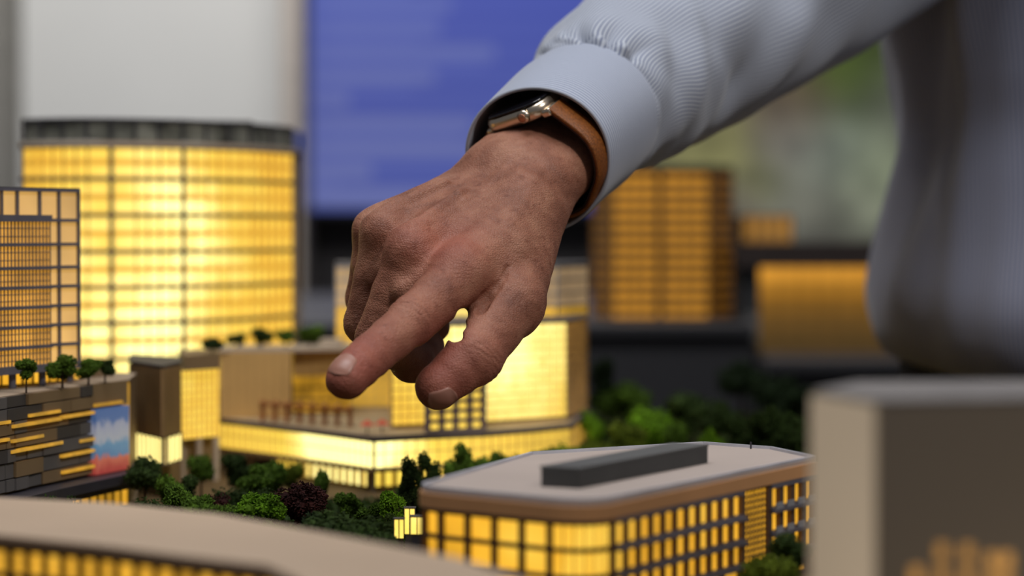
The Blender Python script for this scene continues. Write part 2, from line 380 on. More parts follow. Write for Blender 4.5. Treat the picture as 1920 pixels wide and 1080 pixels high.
def skin_mat():
    m, nt, b = new_mat('skin')
    tc = N(nt, 'ShaderNodeTexCoord'); at = N(nt, 'ShaderNodeAttribute', attribute_name='red')
    n1 = N(nt, 'ShaderNodeTexNoise', Scale=55.0, Detail=5.0, Roughness=.6); L(nt, tc.outputs['Object'], n1.inputs['Vector'])
    r1 = ramp(nt, [(.32, (.17, .062, .036)), (.50, (.275, .112, .067)), (.68, (.37, .172, .105))]); L(nt, n1.outputs['Fac'], r1.inputs[0])
    mx = N(nt, 'ShaderNodeMix', data_type='RGBA'); L(nt, at.outputs['Fac'], mx.inputs['Factor']); L(nt, r1.outputs[0], mx.inputs['A'])
    mx.inputs['B'].default_value = (.33, .090, .060, 1)
    n3 = N(nt, 'ShaderNodeTexNoise', Scale=260.0, Detail=2.0); L(nt, tc.outputs['Object'], n3.inputs['Vector'])
    r3 = ramp(nt, [(.60, (1, 1, 1)), (.74, (.66, .55, .5))]); L(nt, n3.outputs['Fac'], r3.inputs[0])
    m2 = N(nt, 'ShaderNodeMix', data_type='RGBA', blend_type='MULTIPLY'); m2.inputs['Factor'].default_value = .7
    L(nt, mx.outputs['Result'], m2.inputs['A']); L(nt, r3.outputs[0], m2.inputs['B'])
    L(nt, m2.outputs['Result'], b.inputs['Base Color'])
    b.inputs['Roughness'].default_value = .55; b.inputs['Specular IOR Level'].default_value = .35
    b.inputs['Subsurface Weight'].default_value = .12; b.inputs['Subsurface Radius'].default_value = (1, .35, .2); b.inputs['Subsurface Scale'].default_value = .004
    v = N(nt, 'ShaderNodeTexVoronoi', Scale=900.0, feature='DISTANCE_TO_EDGE'); L(nt, tc.outputs['Object'], v.inputs['Vector'])
    rv = ramp(nt, [(0.0, (0, 0, 0)), (.25, (1, 1, 1))]); L(nt, v.outputs['Distance'], rv.inputs[0])
    n4 = N(nt, 'ShaderNodeTexNoise', Scale=700.0, Detail=3.0); L(nt, tc.outputs['Object'], n4.inputs['Vector'])
    mp = N(nt, 'ShaderNodeMapping'); mp.inputs['Rotation'].default_value = (0, .7, 0); mp.inputs['Scale'].default_value = (1, 1, 5); L(nt, tc.outputs['Object'], mp.inputs['Vector'])
    n5 = N(nt, 'ShaderNodeTexNoise', Scale=210.0, Detail=3.0, Distortion=.8); L(nt, mp.outputs[0], n5.inputs['Vector'])
    ad = N(nt, 'ShaderNodeMath', operation='MULTIPLY_ADD'); L(nt, rv.outputs[0], ad.inputs[0]); ad.inputs[1].default_value = .5; L(nt, n4.outputs['Fac'], ad.inputs[2])
    ad2 = N(nt, 'ShaderNodeMath', operation='MULTIPLY_ADD'); L(nt, n5.outputs['Fac'], ad2.inputs[0]); ad2.inputs[1].default_value = .9; L(nt, ad.outputs[0], ad2.inputs[2])
    bp = N(nt, 'ShaderNodeBump', Strength=.8, Distance=.00028); L(nt, ad2.outputs[0], bp.inputs['Height']); L(nt, bp.outputs[0], b.inputs['Normal'])
    return m
SKIN = skin_mat()
person = link('person', me, SKIN)
tag(person, 'man in a striped blue shirt leaning over the model, pointing with his index finger', 'person')

# fingernails
from mathutils.bvhtree import BVHTree
BV = BVHTree.FromPolygons([tuple(v) for v in hv2.tolist()], [tuple(q) for q in hf.tolist()])
NAIL, nt, b = new_mat('nail'); b.inputs['Base Color'].default_value = (.33, .15, .105, 1); b.inputs['Roughness'].default_value = .42
def nail(c, ax, up, ln, wd, rad, lift):
    """curved plate: ax towards the finger's end, up out of the plate"""
    ax = unit(ax); up = unit(np.array(up)); hp, hn_, _, _ = BV.ray_cast(Vector(c + up * 25), Vector(-up), 50)
    c = np.array(hp); up = unit(np.array(hn_) * .7 + up * .3); ax = unit(ax - (ax @ up) * up); sd = np.cross(ax, up); lift = .1
    nu, nv = 14, 12; vs = []
    for layer in (0, 1):
        for i in range(nu + 1):
            for j in range(nv + 1):
                s = i / nu; t = (j / nv) * 2 - 1
                hw = wd * (.86 + .14 * math.sin(s * math.pi * .7)) * math.sqrt(max(0.02, 1 - (abs(2 * s - 1)) ** 6 * .75))
                ang = t * hw / rad
                q = c + ax * ((s - .5) * ln * (1 - .12 * t * t * (1 if s > .5 else 1))) + sd * (math.sin(ang) * rad) + up * ((math.cos(ang) - 1) * rad + lift - (s - .5) ** 2 * 1.2)
                hit = BV.ray_cast(Vector(q + up * 12), Vector(-up), 24)[0]
                if hit is not None:      # lie on the nail bed, a little proud towards the free edge
                    hh_ = np.array(hit); k_ = np.dot(hh_ - q, up)
                    if -2.5 < k_: q = q + up * (max(k_, -1.2) + .22)
                q = q - up * layer * .7
                vs.append(q / 1000)
    st = (nv + 1); K = (nu + 1) * st; fs = []
    for i in range(nu):
        for j in range(nv):
            a = i * st + j; fs.append((a, a + 1, a + st + 1, a + st)); fs.append((K + a, K + a + st, K + a + st + 1, K + a + 1))
    m = bpy.data.meshes.new('fingernail'); m.from_pydata([tuple(v) for v in vs], [], fs)
    bm = bmesh.new(); bm.from_mesh(m)
    bnd = [e for e in bm.edges if e.is_boundary]; bmesh.ops.bridge_loops(bm, edges=bnd); bmesh.ops.recalc_face_normals(bm, faces=bm.faces)
    bm.to_mesh(m); bm.free()
    return link('fingernail', m, NAIL, person, smooth=True)
nail(Pm(654, 703, .966), qi[3] - qi[2], (-.42, -.46, .78), 11.5, 6.0, 8.0, 6.9)
nail(Pm(822, 733, 1.0), qt[3] - qt[2], (.30, -.78, -.55), 12.5, 6.6, 8.8, 8.0)
# ------------------------------------------------------------------ shirt: cuff and sleeve are lofts along the arm
def shirt_mat(name, period_u, base=(.52, .57, .68), dark=(.22, .25, .38), axis=0):
    m, nt, b = new_mat(name)
    uv = N(nt, 'ShaderNodeUVMap', uv_map='UVMap'); sx = N(nt, 'ShaderNodeSeparateXYZ'); L(nt, uv.outputs[0], sx.inputs[0])
    mu = N(nt, 'ShaderNodeMath', operation='MULTIPLY'); L(nt, sx.outputs[axis], mu.inputs[0]); mu.inputs[1].default_value = period_u
    fr_ = N(nt, 'ShaderNodeMath', operation='FRACT'); L(nt, mu.outputs[0], fr_.inputs[0])
    r = ramp(nt, [(0.0, base), (.50, base), (.62, dark), (.86, dark), (.98, base)]); L(nt, fr_.outputs[0], r.inputs[0])
    tc = N(nt, 'ShaderNodeTexCoord'); n = N(nt, 'ShaderNodeTexNoise', Scale=1500.0, Detail=2.0); L(nt, tc.outputs['Object'], n.inputs['Vector'])
    L(nt, r.outputs[0], b.inputs['Base Color']); b.inputs['Roughness'].default_value = .85; b.inputs['Specular IOR Level'].default_value = .15
    b.inputs['Sheen Weight'].default_value = .25
    bp = N(nt, 'ShaderNodeBump', Strength=.25, Distance=.0002); L(nt, n.outputs['Fac'], bp.inputs['Height']); L(nt, bp.outputs[0], b.inputs['Normal'])
    return m
SHIRT = shirt_mat('shirt_cloth', 132.0, base=(.45, .48, .54), dark=(.15, .17, .26))
CUFF = shirt_mat('cuff_cloth', 34.0, base=(.42, .45, .53), dark=(.20, .23, .33), axis=1)
def grid_mesh(name, pts, mat, parent, closed=True, thick=0.0):
    """pts: array (nv, nu, 3) in metres, u around, v along; UVs run 0..1"""
    nv, nu, _ = pts.shape
    v = pts.reshape(-1, 3); f = []; uvs = []
    un = nu if closed else nu - 1
    I, K = np.meshgrid(np.arange(nv - 1), np.arange(un), indexing='ij'); K2 = (K + 1) % nu
    f = np.stack([I * nu + K, I * nu + K2, (I + 1) * nu + K2, (I + 1) * nu + K], -1).reshape(-1, 4)
    u0 = K / un; u1 = (K + 1) / un; v0 = I / (nv - 1); v1 = (I + 1) / (nv - 1)
    uvs = np.stack([np.stack([u0, v0], -1), np.stack([u1, v0], -1), np.stack([u1, v1], -1), np.stack([u0, v1], -1)], -2).reshape(-1)
    m = bpy.data.meshes.new(name)
    m.vertices.add(len(v)); m.vertices.foreach_set('co', v.astype(np.float32).ravel())
    m.loops.add(f.size); m.polygons.add(len(f)); m.loops.foreach_set('vertex_index', f.astype(np.int32).ravel())
    m.polygons.foreach_set('loop_start', np.arange(0, f.size, 4, dtype=np.int32)); m.polygons.foreach_set('use_smooth', np.ones(len(f), dtype=bool))
    ul = m.uv_layers.new(name='UVMap'); ul.data.foreach_set('uv', uvs.astype(np.float32))
    m.update(calc_edges=True)
    o = link(name, m, mat, parent)
    if thick:
        md = o.modifiers.new('thickness', 'SOLIDIFY'); md.thickness = thick; md.offset = -1
    return o
def catmull(pts, n):
    pts = np.array(pts, dtype=np.float64); m = len(pts); q = np.vstack([2 * pts[0] - pts[1], pts, 2 * pts[-1] - pts[-2]])
    out = []
    for s in np.linspace(0, m - 1, n):
        i = min(int(s), m - 2); t = s - i; a, b, c, d = q[i], q[i + 1], q[i + 2], q[i + 3]
        out.append(.5 * (2 * b + (c - a) * t + (2 * a - 5 * b + 4 * c - d) * t * t + (3 * b - a - 3 * c + d) * t ** 3))
    return np.array(out)
# stations: centre (px, py, D), half width along the picture's across direction, half depth, roll
AX = [  # px, py, D, r_across(mm), r_away(mm)
 (1007, 300, 1.092, 32.2, 35.0), (1042, 266, 1.113, 33, 35), (1074, 238, 1.130, 34, 35), (1104, 214, 1.146, 33.5, 34)]
def frames(cs):
    t = np.gradient(cs, axis=0); t /= np.linalg.norm(t, axis=1)[:, None]
    view = np.array((0, 1, 0.0))
    x = np.cross(t, view); x /= np.linalg.norm(x, axis=1)[:, None]     # across, in the picture plane: upper left side is +
    x = np.where((x[:, 2] < 0)[:, None], -x, x)
    y = np.cross(t, x); y = np.where((y[:, 1] < 0)[:, None], -y, y)   # away from the camera
    return t, x, y
ang = lambda n: np.linspace(0, 2 * np.pi, n, endpoint=False)
# cuff
cs = catmull([Pm(a, b, c) for a, b, c, *_ in AX], 60); rr = catmull([(q[3], q[4]) for q in AX], 60)
t_, x_, y_ = frames(cs); th = ang(200)
wob = 1 + .012 * np.sin(3 * th + 1)
cuffp = cs[:, None] + x_[:, None] * (rr[:, 0, None, None] * (np.cos(th) * wob)[None, :, None]) + y_[:, None] * (rr[:, 1, None, None] * (np.sin(th) * wob)[None, :, None])
cuff = grid_mesh('cuff', cuffp / 1000, CUFF, person, thick=.0016)
cuff['label'] = 'plain-woven cuff with fine stripes running round the wrist'
# sleeve
SX = [(1094, 222, 1.142, 33, 34), (1112, 206, 1.152, 35, 37), (1152, 166, 1.172, 41, 43), (1212, 124, 1.200, 44, 46), (1290, 78, 1.230, 47, 50), (1400, 14, 1.270, 50, 53), (1530, -70, 1.320, 53, 56),
      (1660, -165, 1.380, 58, 60), (1790, -270, 1.440, 66, 66), (1900, -350, 1.500, 74, 74)]
NV = 420
cs = catmull([Pm(*q[:3]) for q in SX], NV); rr = catmull([(q[3], q[4]) for q in SX], NV)
t_, x_, y_ = frames(cs); NU = 480; th = ang(NU)
sv = np.linspace(0, 1, NV)[:, None]; TH = th[None, :]
def wrap(a): return (a + np.pi) % (2 * np.pi) - np.pi
def ridge(s0, th0, slope, width, amp, s_len, skew=0):
    """a fold line through (s0, th0): th = th0 + slope*(s-s0)"""
    c = wrap(TH - (th0 + slope * (sv - s0) + skew * (sv - s0) ** 2))
    return amp * np.exp(-(c / width) ** 2) * np.exp(-((sv - s0) / s_len) ** 2)
dsp = np.zeros((NV, NU))
FR = 3 * np.pi / 2      # th of the side facing the camera
# gathers that fan out of the cuff seam
for th0, sl, a in ((FR + 1.05, 2.4, 2.2), (FR + .80, 1.8, -3.6), (FR + .62, 1.2, 3.0), (FR + .46, .5, -4.2), (FR + .30, -.4, 3.0), (FR + .16, -1.4, -3.2), (FR + 1.4, 3.0, -1.8)):
    dsp += ridge(.080, th0, sl, .085, a, .07)
# long diagonal drag folds
for s0, th0, sl, w_, a, ln in ((.22, FR - .1, 9, .30, -3.4, .05), (.27, FR - .2, 9, .32, 3.2, .06), (.33, FR - .4, -7, .40, -2.6, .08), (.40, FR + .2, 8, .45, 2.4, .08), (.37, FR - .9, 6, .3, -4.4, .05), (.47, FR - .8, 7, .35, 3.4, .06), (.52, FR - .3, -6, .4, -3.5, .06), (.60, FR + .2, 6, .5, 4, .08), (.66, FR - .7, 5, .35, -5, .06), (.75, FR, -5, .4, 5, .08), (.82, FR - .5, 6, .4, -6, .06)):
    dsp += ridge(s0, th0, sl, w_, a, ln)
dsp += .9 * np.sin(TH * 3 + sv * 40) * np.sin(sv * 26 + 1) + .6 * np.sin(TH * 7 - sv * 31)
dsp *= np.clip((sv - .012) / .03, 0, 1)
RR0 = rr[:, 0, None] + dsp; RR1 = rr[:, 1, None] + dsp
slp = cs[:, None] + x_[:, None] * (RR0 * np.cos(TH))[:, :, None] + y_[:, None] * (RR1 * np.sin(TH))[:, :, None]
sleeve = grid_mesh('sleeve', slp / 1000, SHIRT, person, thick=.001)
# ------------------------------------------------------------------ wristwatch
wn = unit(math.cos(math.radians(27)) * fn - math.sin(math.radians(27)) * fr)    # out of the watch face
wx = unit(np.cross(wn, fo)); wx = wx if wx[0] > 0 else -wx                    # along the strap, towards the thumb side
watch = empty('wristwatch', 'square gold-rimmed smartwatch with a black screen on a brown leather strap', 'watch', Vector(tuple(Pm(957, 228, 1.080) / 1000)))
GOLD = plain('champagne_metal', (.72, .60, .46), .28, 1.0, .03)
BLK, nt, b = new_mat('black_glass'); b.inputs['Base Color'].default_value = (.004, .004, .006, 1); b.inputs['Roughness'].default_value = .08
LEATH = plain('tan_leather', (.20, .060, .009), .5, 0, .35, 900, .5, 1500)
DLEA = plain('dark_leather_lining', (.035, .016, .012), .7, 0, .2, 500)
Mw = Matrix((tuple(wx), tuple(fo), tuple(wn))).transposed()   # columns
def wobj(name, bm_, mat, parent, off, bevel=0, smooth=True):
    m = bm_.mesh(name, bevel); wl = Vector(watch.location)
    for v in m.vertices:
        v.co = (Mw @ (v.co + Vector(off))) * .001
    o = link(name, m, mat, parent, smooth)
    return o
def rounded(w_, h_, r_, z0, z1, n=8, top_in=0.0):
    mb = MB(); lo = []; 
    def ringp(ins, z):
        out = []
        for cx, cy, a0 in ((w_ / 2 - r_, h_ / 2 - r_, 0), (-w_ / 2 + r_, h_ / 2 - r_, 90), (-w_ / 2 + r_, -h_ / 2 + r_, 180), (w_ / 2 - r_, -h_ / 2 + r_, 270)):
            for i in range(n + 1):
                a = math.radians(a0 + 90 * i / n); out.append((cx + (r_ - ins) * math.cos(a), cy + (r_ - ins) * math.sin(a), z))
        return out
    ts = [0, .12, .3, .5, .7, .88, 1.0]
    rings = [ringp(top_in * (abs(2 * t - 1) ** 3), z0 + (z1 - z0) * t) for t in ts]
    k = len(rings[0]); vs = [p for q in rings for p in q]
    fs = [tuple(range(k))[::-1], tuple(range(k * (len(ts) - 1), k * len(ts)))]
    for a in range(len(ts) - 1):
        for i in range(k): fs.append((a * k + i, a * k + (i + 1) % k, (a + 1) * k + (i + 1) % k, (a + 1) * k + i))
    return mb.add(vs, fs)
case = wobj('watch_case', rounded(35, 31, 8.5, -3.8, 3.4, top_in=2.2), GOLD, watch, (0, 16, 0))
wobj('screen', rounded(32.5, 28.5, 7.5, 0, 1.2, top_in=1.1), BLK, watch, (0, 16, 3.2))
cr = wobj('crown', MB().cyl((0, 2, 0), (0, -1.2, 0), 3.1, 2.8, 28), GOLD, watch, (8.0, .1, .2))
wobj('crown_ring', MB().cyl((0, 0, 0), (0, -.3, 0), 2.0, 1.9, 24), plain('crown_red', (.45, .2, .12), .4, .8, .05), cr, (8.0, -1.6, .2))
wobj('lug', rounded(6, 22, 1.8, -3.2, .6, top_in=.8), GOLD, watch, (17.2, 14, -1.2))
wobj('lug', rounded(6, 22, 1.8, -3.2, .6, top_in=.8), GOLD, watch, (-15.5, 14, -1.6))
# strap: an ellipse round the wrist, starting and ending at the lugs
SC = Pm(996, 300, 1.086); wl = np.array(watch.location) * 1000
NS = 90; ring = []
er1, er2 = 32.0, 28.0
e1 = unit(math.cos(math.radians(-33)) * fr + math.sin(math.radians(-33)) * fn); e2 = unit(math.cos(math.radians(-33)) * fn - math.sin(math.radians(-33)) * fr)
pa = wl + wx * 18.5 - wn * 1.6; pb = wl - wx * 15 - wn * 3.2
ctr = [pa, wl + wx * 29 - wn * 7, ]
def el(a): return SC + e1 * er1 * math.cos(a) + e2 * er2 * math.sin(a)
loop = [pa] + [SC + (el(math.radians(a)) - SC) * f_ for a, f_ in ((68, .98), (50, 1.02), (30, 1.0), (10, .96))] + [el(math.radians(a)) for a in ( -12, -35, -60, -90)] + [SC + (el(math.radians(a)) - SC) * f_ for a, f_ in ((-118, .93), (-145, .84), (-170, .76))] + [pb]
lp = catmull(loop, 120)
tl = np.gradient(lp, axis=0); tl /= np.linalg.norm(tl, axis=1)[:, None]
nl = np.cross(tl, fo); cen = lp.mean(0)
nl = np.where((((lp - cen) * nl).sum(1) < 0)[:, None], -nl, nl)
def strap_piece(name, mat, o_, i_, y0, y1, parent):
    prof = [(o_, y0 + .6), (o_, y1 - .6), (o_ - .5, y1), (i_, y1), (i_, y0), (o_ - .5, y0)]
    pts = np.stack([lp + nl * a + fo * b for a, b in prof], 1)
    ob = grid_mesh(name, (pts - wl) / 1000, mat, parent)
    return ob
st = strap_piece('strap', LEATH, 1.6, 0, 3.8, 15.5, watch)
strap_piece('strap_lining', DLEA, 0.0, -1.0, 4.1, 15.1, st)

# ------------------------------------------------------------------ shirt body and trousers
def torso(name, rows, mat, nv, folds=None, thick=0.0, nu=220):
    """rows: (py, left px, D, half width, half depth, tilt): rings stacked down the body"""
    q = np.array(rows, dtype=np.float64); st = catmull(q, nv); th = ang(nu); pts = np.zeros((nv, nu, 3))
    for i, (py, lx, D, rx, ry, tl) in enumerate(st):
        e = P(lx, py, D); cx = e.x + rx; cy = e.y + .0; cz = e.z
        x = cx + rx * np.sign(np.cos(th)) * np.abs(np.cos(th)) ** .85; y = cy + ry * np.sign(np.sin(th)) * np.abs(np.sin(th)) ** .9
        if folds is not None:
            k = folds(py, th, (x - 0) ); x = x + k * np.cos(th); y = y + k * np.sin(th)
        pts[i, :, 0] = x; pts[i, :, 1] = y; pts[i, :, 2] = cz - tl * (x - e.x)
    return grid_mesh(name, pts, mat, person, thick=thick)
TSH = shirt_mat('shaded_torso_cloth', 420.0, base=(.29, .29, .35), dark=(.15, .16, .24))  # same shirt cloth darkened: shade on the torso put into the colour
def tf(py, th, x):
    k = np.zeros_like(th); y = py / 700.0
    for a0, sl, w_, am in ((3.55, .28, .16, -.022), (3.88, .12, .09, .020), (4.02, .05, .10, .012), (4.15, .05, .1, -.012), (4.45, -.2, .15, .008), (3.3, -.3, .2, .006)):
        k += am * np.exp(-((th - a0 + sl * y) / w_) ** 2) * max(0.0, 1 - max(0, y - .15) * 1.1)
    k += .004 * np.sin(th * 9 + y * 7) * np.sin(y * 6)
    return k
shirt = torso('shirt', [(-560, 1820, 1.50, .12, .09, 0), (-420, 1720, 1.50, .17, .11, 0), (-250, 1660, 1.50, .19, .12, .0), (-100, 1650, 1.50, .19, .12, 0), (50, 1662, 1.50, .185, .12, 0), (150, 1676, 1.5, .18, .12, 0), (250, 1686, 1.5, .175, .12, 0),
     (350, 1672, 1.49, .18, .13, .0), (450, 1650, 1.48, .19, .14, .03), (540, 1630, 1.47, .20, .15, .08), (600, 1632, 1.47, .20, .15, .14), (645, 1652, 1.475, .195, .145, .22), (672, 1690, 1.48, .185, .13, .25), (680, 1740, 1.485, .17, .12, .25)], TSH, 260, tf, .0012)
TROU = plain('dark_trousers', (.012, .012, .016), .8, 0, .2, 300)
tr = torso('trousers', [(650, 1700, 1.49, .17, .12, .25), (700, 1690, 1.49, .17, .125, .2), (900, 1680, 1.5, .17, .13, 0), (1400, 1700, 1.52, .16, .13, 0), (2300, 1790, 1.56, .13, .11, 0), (3300, 1830, 1.6, .12, .1, 0)], TROU, 60)
# ------------------------------------------------------------------ the room
def st(o, kind='structure'): o['kind'] = kind; return o
FZ = -0.86
M_FLOOR = plain('carpet_grey', (.10, .10, .105), .95, 0, .2, 30, .3, 900)
st(MB().box(-4, 4, -2.0, 4.1, FZ - .05, FZ).build('floor', M_FLOOR))
M_WALL = plain('painted_wall', (.62, .62, .61), .8, 0, .03, 3)
st(MB().box(-4, 4, 4.0, 4.08, FZ, 2.5).build('wall_back', M_WALL))
M_DW = plain('dark_grey_panel', (.10, .088, .088), .6, 0, .1, 4)
# low dark wainscot along the back wall, below the screen
st(MB().box(PX(552, 3.9), 4, 3.90, 3.998, FZ, PZ(405, 3.9)).build('trim_1', M_DW))
st(MB().box(-4, PX(20, 3.9), 3.86, 3.998, FZ, 2.4).build('trim_3', plain('taupe_pillar', (.22, .21, .19), .8)))
tri = st(MB().box(PX(528, 3.7), PX(566, 3.7), 3.70, 3.998, FZ, 2.4).build('trim_2', plain('beige_pillar', (.42, .37, .33), .6)))
# blue wall screen
SM, nt, b = new_mat('screen_picture')
tc = N(nt, 'ShaderNodeTexCoord'); sx = N(nt, 'ShaderNodeSeparateXYZ'); L(nt, tc.outputs['Generated'], sx.inputs[0])
def mth(op, a, b_=None):
    q = N(nt, 'ShaderNodeMath', operation=op)
    for i_, v_ in enumerate((a, b_)):
        if v_ is None: continue
        if isinstance(v_, (int, float)): q.inputs[i_].default_value = v_
        else: L(nt, v_, q.inputs[i_])
    return q.outputs[0]
rowf = mth('MULTIPLY', sx.outputs[2], 13.0); row = mth('FLOOR', rowf); frc = mth('FRACT', rowf)
wn_ = N(nt, 'ShaderNodeTexWhiteNoise', noise_dimensions='1D'); L(nt, row, wn_.inputs['W'])
inbar = mth('LESS_THAN', sx.outputs[0], mth('ADD', mth('MULTIPLY', wn_.outputs['Value'], .5), .12)); thick = mth('MULTIPLY', mth('GREATER_THAN', frc, .28), mth('LESS_THAN', frc, .88))
line = mth('MULTIPLY', mth('LESS_THAN', frc, .14), mth('GREATER_THAN', sx.outputs[0], mth('MULTIPLY', wn_.outputs['Value'], .6)))
v1_ = mth('ADD', .45, mth('MULTIPLY', mth('MULTIPLY', inbar, thick), .18)); v2_ = mth('SUBTRACT', v1_, mth('MULTIPLY', line, .3))
class _o: pass
n1 = _o(); n1.outputs = {'Fac': v2_}
wv = N(nt, 'ShaderNodeTexNoise', Scale=2.0); L(nt, tc.outputs['Generated'], wv.inputs['Vector'])
r1 = ramp(nt, [(.15, (.012, .030, .27)), (.43, (.050, .075, .34)), (.52, (.060, .085, .35)), (.70, (.13, .16, .38))]); L(nt, n1.outputs['Fac'], r1.inputs[0])
r2 = ramp(nt, [(.0, (.55, .55, .8)), (.25, (1, 1, 1)), (1, (1.0, 1.0, 1.0))]); L(nt, wv.outputs['Fac'], r2.inputs[0])
mm = N(nt, 'ShaderNodeMix', data_type='RGBA', blend_type='MULTIPLY'); mm.inputs['Factor'].default_value = .8
L(nt, r1.outputs[0], mm.inputs['A']); L(nt, r2.outputs[0], mm.inputs['B'])
rg = ramp(nt, [(.0, (1.25, 1.15, .95)), (.35, (1.05, 1.0, .95)), (.7, (.85, .9, 1.05)), (1, (.95, .95, 1.05))]); L(nt, sx.outputs[2], rg.inputs[0])
m2 = N(nt, 'ShaderNodeMix', data_type='RGBA', blend_type='MULTIPLY'); m2.inputs['Factor'].default_value = 1.0
L(nt, mm.outputs['Result'], m2.inputs['A']); L(nt, rg.outputs[0], m2.inputs['B'])
b.inputs['Base Color'].default_value = (.01, .01, .02, 1); L(nt, m2.outputs['Result'], b.inputs['Emission Color']); b.inputs['Emission Strength'].default_value = 1.0
scr = empty('wall_screen', 'large blue wall display with rows of pale lines behind the hand', 'screen', (PX(860, 3.8), 3.84, PZ(150, 3.8)))
def at0(root, mb, name, mat, **k):
    o = mb.build(name, mat, None, **k); o.parent = root; o.matrix_parent_inverse = Matrix.Translation(-Vector(root.location)); return o
at0(scr, MB().box(PX(582, 3.8), PX(1176, 3.8), 3.80, 3.806, PZ(392, 3.8), PZ(-190, 3.8)), 'display_panel', SM)
BZ = plain('screen_bezel', (.012, .012, .02), .4)
bz = MB(); x0, x1, z0, z1 = PX(572, 3.8), PX(1186, 3.8), PZ(402, 3.8), PZ(-200, 3.8)
bz.box(x0, x1, 3.807, 3.86, z0, z1); bz.box(x0, PX(582, 3.8), 3.797, 3.807, z0, z1); bz.box(PX(1176, 3.8), x1, 3.797, 3.807, z0, z1); bz.box(x0, x1, 3.797, 3.807, z0, PZ(392, 3.8)); bz.box(x0, x1, 3.797, 3.807, PZ(-190, 3.8), z1)
at0(scr, bz, 'bezel', BZ)
at0(scr, MB().box(PX(800, 3.8), PX(960, 3.8), 3.86, 3.995, PZ(200, 3.8), PZ(60, 3.8)), 'wall_bracket', BZ)
# printed landscape on the right
PM_, nt, b = new_mat('landscape_print')
tc = N(nt, 'ShaderNodeTexCoord')
x0, x1, z0, z1 = PX(1215, 3.6), PX(1800, 3.6), PZ(468, 3.6), PZ(-90, 3.6)
base = None
cols = [((1250, 120), 120, (.10, .085, .06)), ((1600, 130), 95, (.055, .085, .012)), ((1480, 200), 75, (.13, .09, .055)), ((1340, 285), 85, (.23, .22, .09)), ((1470, 265), 60, (.17, .16, .15)), ((1560, 290), 80, (.17, .20, .17)), ((1640, 330), 70, (.30, .34, .22)),
        ((1430, 345), 45, (.08, .085, .02)), ((1500, 385), 90, (.27, .27, .22)), ((1380, 390), 50, (.25, .22, .17)), ((1620, 400), 60, (.30, .32, .24)), ((1560, 440), 90, (.03, .026, .024)), ((1330, 450), 80, (.06, .05, .045)), ((1700, 200), 80, (.14, .15, .12))]
acc = None; wacc = None
for (cx, cy), sg, c in cols:
    gx = (PX(cx, 3.6) - x0) / (x1 - x0); gz = (PZ(cy, 3.6) - z0) / (z1 - z0)
    mpn = N(nt, 'ShaderNodeMapping', vector_type='POINT'); mpn.inputs['Location'].default_value = (-gx * 1.0, 0, -gz * 1.0)
    L(nt, tc.outputs['Generated'], mpn.inputs['Vector'])
    sc_ = N(nt, 'ShaderNodeVectorMath', operation='MULTIPLY'); L(nt, mpn.outputs[0], sc_.inputs[0]); sc_.inputs[1].default_value = (585.0 / sg, 0, 558.0 / sg)
    ln = N(nt, 'ShaderNodeVectorMath', operation='DOT_PRODUCT'); L(nt, sc_.outputs[0], ln.inputs[0]); L(nt, sc_.outputs[0], ln.inputs[1])
    ng = N(nt, 'ShaderNodeMath', operation='MULTIPLY'); L(nt, ln.outputs['Value'], ng.inputs[0]); ng.inputs[1].default_value = -1.2
    ex = N(nt, 'ShaderNodeMath', operation='EXPONENT'); L(nt, ng.outputs[0], ex.inputs[0])
    cs_ = N(nt, 'ShaderNodeVectorMath', operation='SCALE'); cs_.inputs[0].default_value = c; L(nt, ex.outputs[0], cs_.inputs['Scale'])
    if acc is None: acc, wacc = cs_.outputs[0], ex.outputs[0]
    else:
        a_ = N(nt, 'ShaderNodeVectorMath', operation='ADD'); L(nt, acc, a_.inputs[0]); L(nt, cs_.outputs[0], a_.inputs[1]); acc = a_.outputs[0]
        w_ = N(nt, 'ShaderNodeMath', operation='ADD'); L(nt, wacc, w_.inputs[0]); L(nt, ex.outputs[0], w_.inputs[1]); wacc = w_.outputs[0]
wa = N(nt, 'ShaderNodeMath', operation='ADD'); L(nt, wacc, wa.inputs[0]); wa.inputs[1].default_value = .02
iv = N(nt, 'ShaderNodeMath', operation='DIVIDE'); iv.inputs[0].default_value = 1; L(nt, wa.outputs[0], iv.inputs[1])
fc = N(nt, 'ShaderNodeVectorMath', operation='SCALE'); L(nt, acc, fc.inputs[0]); L(nt, iv.outputs[0], fc.inputs['Scale'])
nz = N(nt, 'ShaderNodeTexNoise', Scale=9.0, Detail=4.0); L(nt, tc.outputs['Generated'], nz.inputs['Vector'])
rz = ramp(nt, [(.35, (.7, .7, .7)), (.65, (1.3, 1.3, 1.25))]); L(nt, nz.outputs['Fac'], rz.inputs[0])
mz = N(nt, 'ShaderNodeMix', data_type='RGBA', blend_type='MULTIPLY'); mz.inputs['Factor'].default_value = .8; L(nt, fc.outputs[0], mz.inputs['A']); L(nt, rz.outputs[0], mz.inputs['B'])
L(nt, mz.outputs['Result'], b.inputs['Base Color']); b.inputs['Roughness'].default_value = .5
# the print's colours also feed its emission
L(nt, mz.outputs['Result'], b.inputs['Emission Color']); b.inputs['Emission Strength'].default_value = .30
pos = empty('landscape_poster', 'large blurred landscape print in olive and grey beside the shirt', 'poster', (PX(1500, 3.6), 3.62, PZ(200, 3.6)))
at0(pos, MB().box(x0, x1, 3.60, 3.604, z0, z1), 'print', PM_)
at0(pos, MB().box(x0 - .01, x1 + .01, 3.6045, 3.66, z0 - .01, z1 + .01), 'backing_board', BZ)
# stand that carries the poster wall
st(MB().box(PX(1190, 3.62), PX(2300, 3.62), 3.665, 3.895, FZ, 2.0).build('wall_right_partition', plain('grey_partition', (.10, .10, .10), .7)))

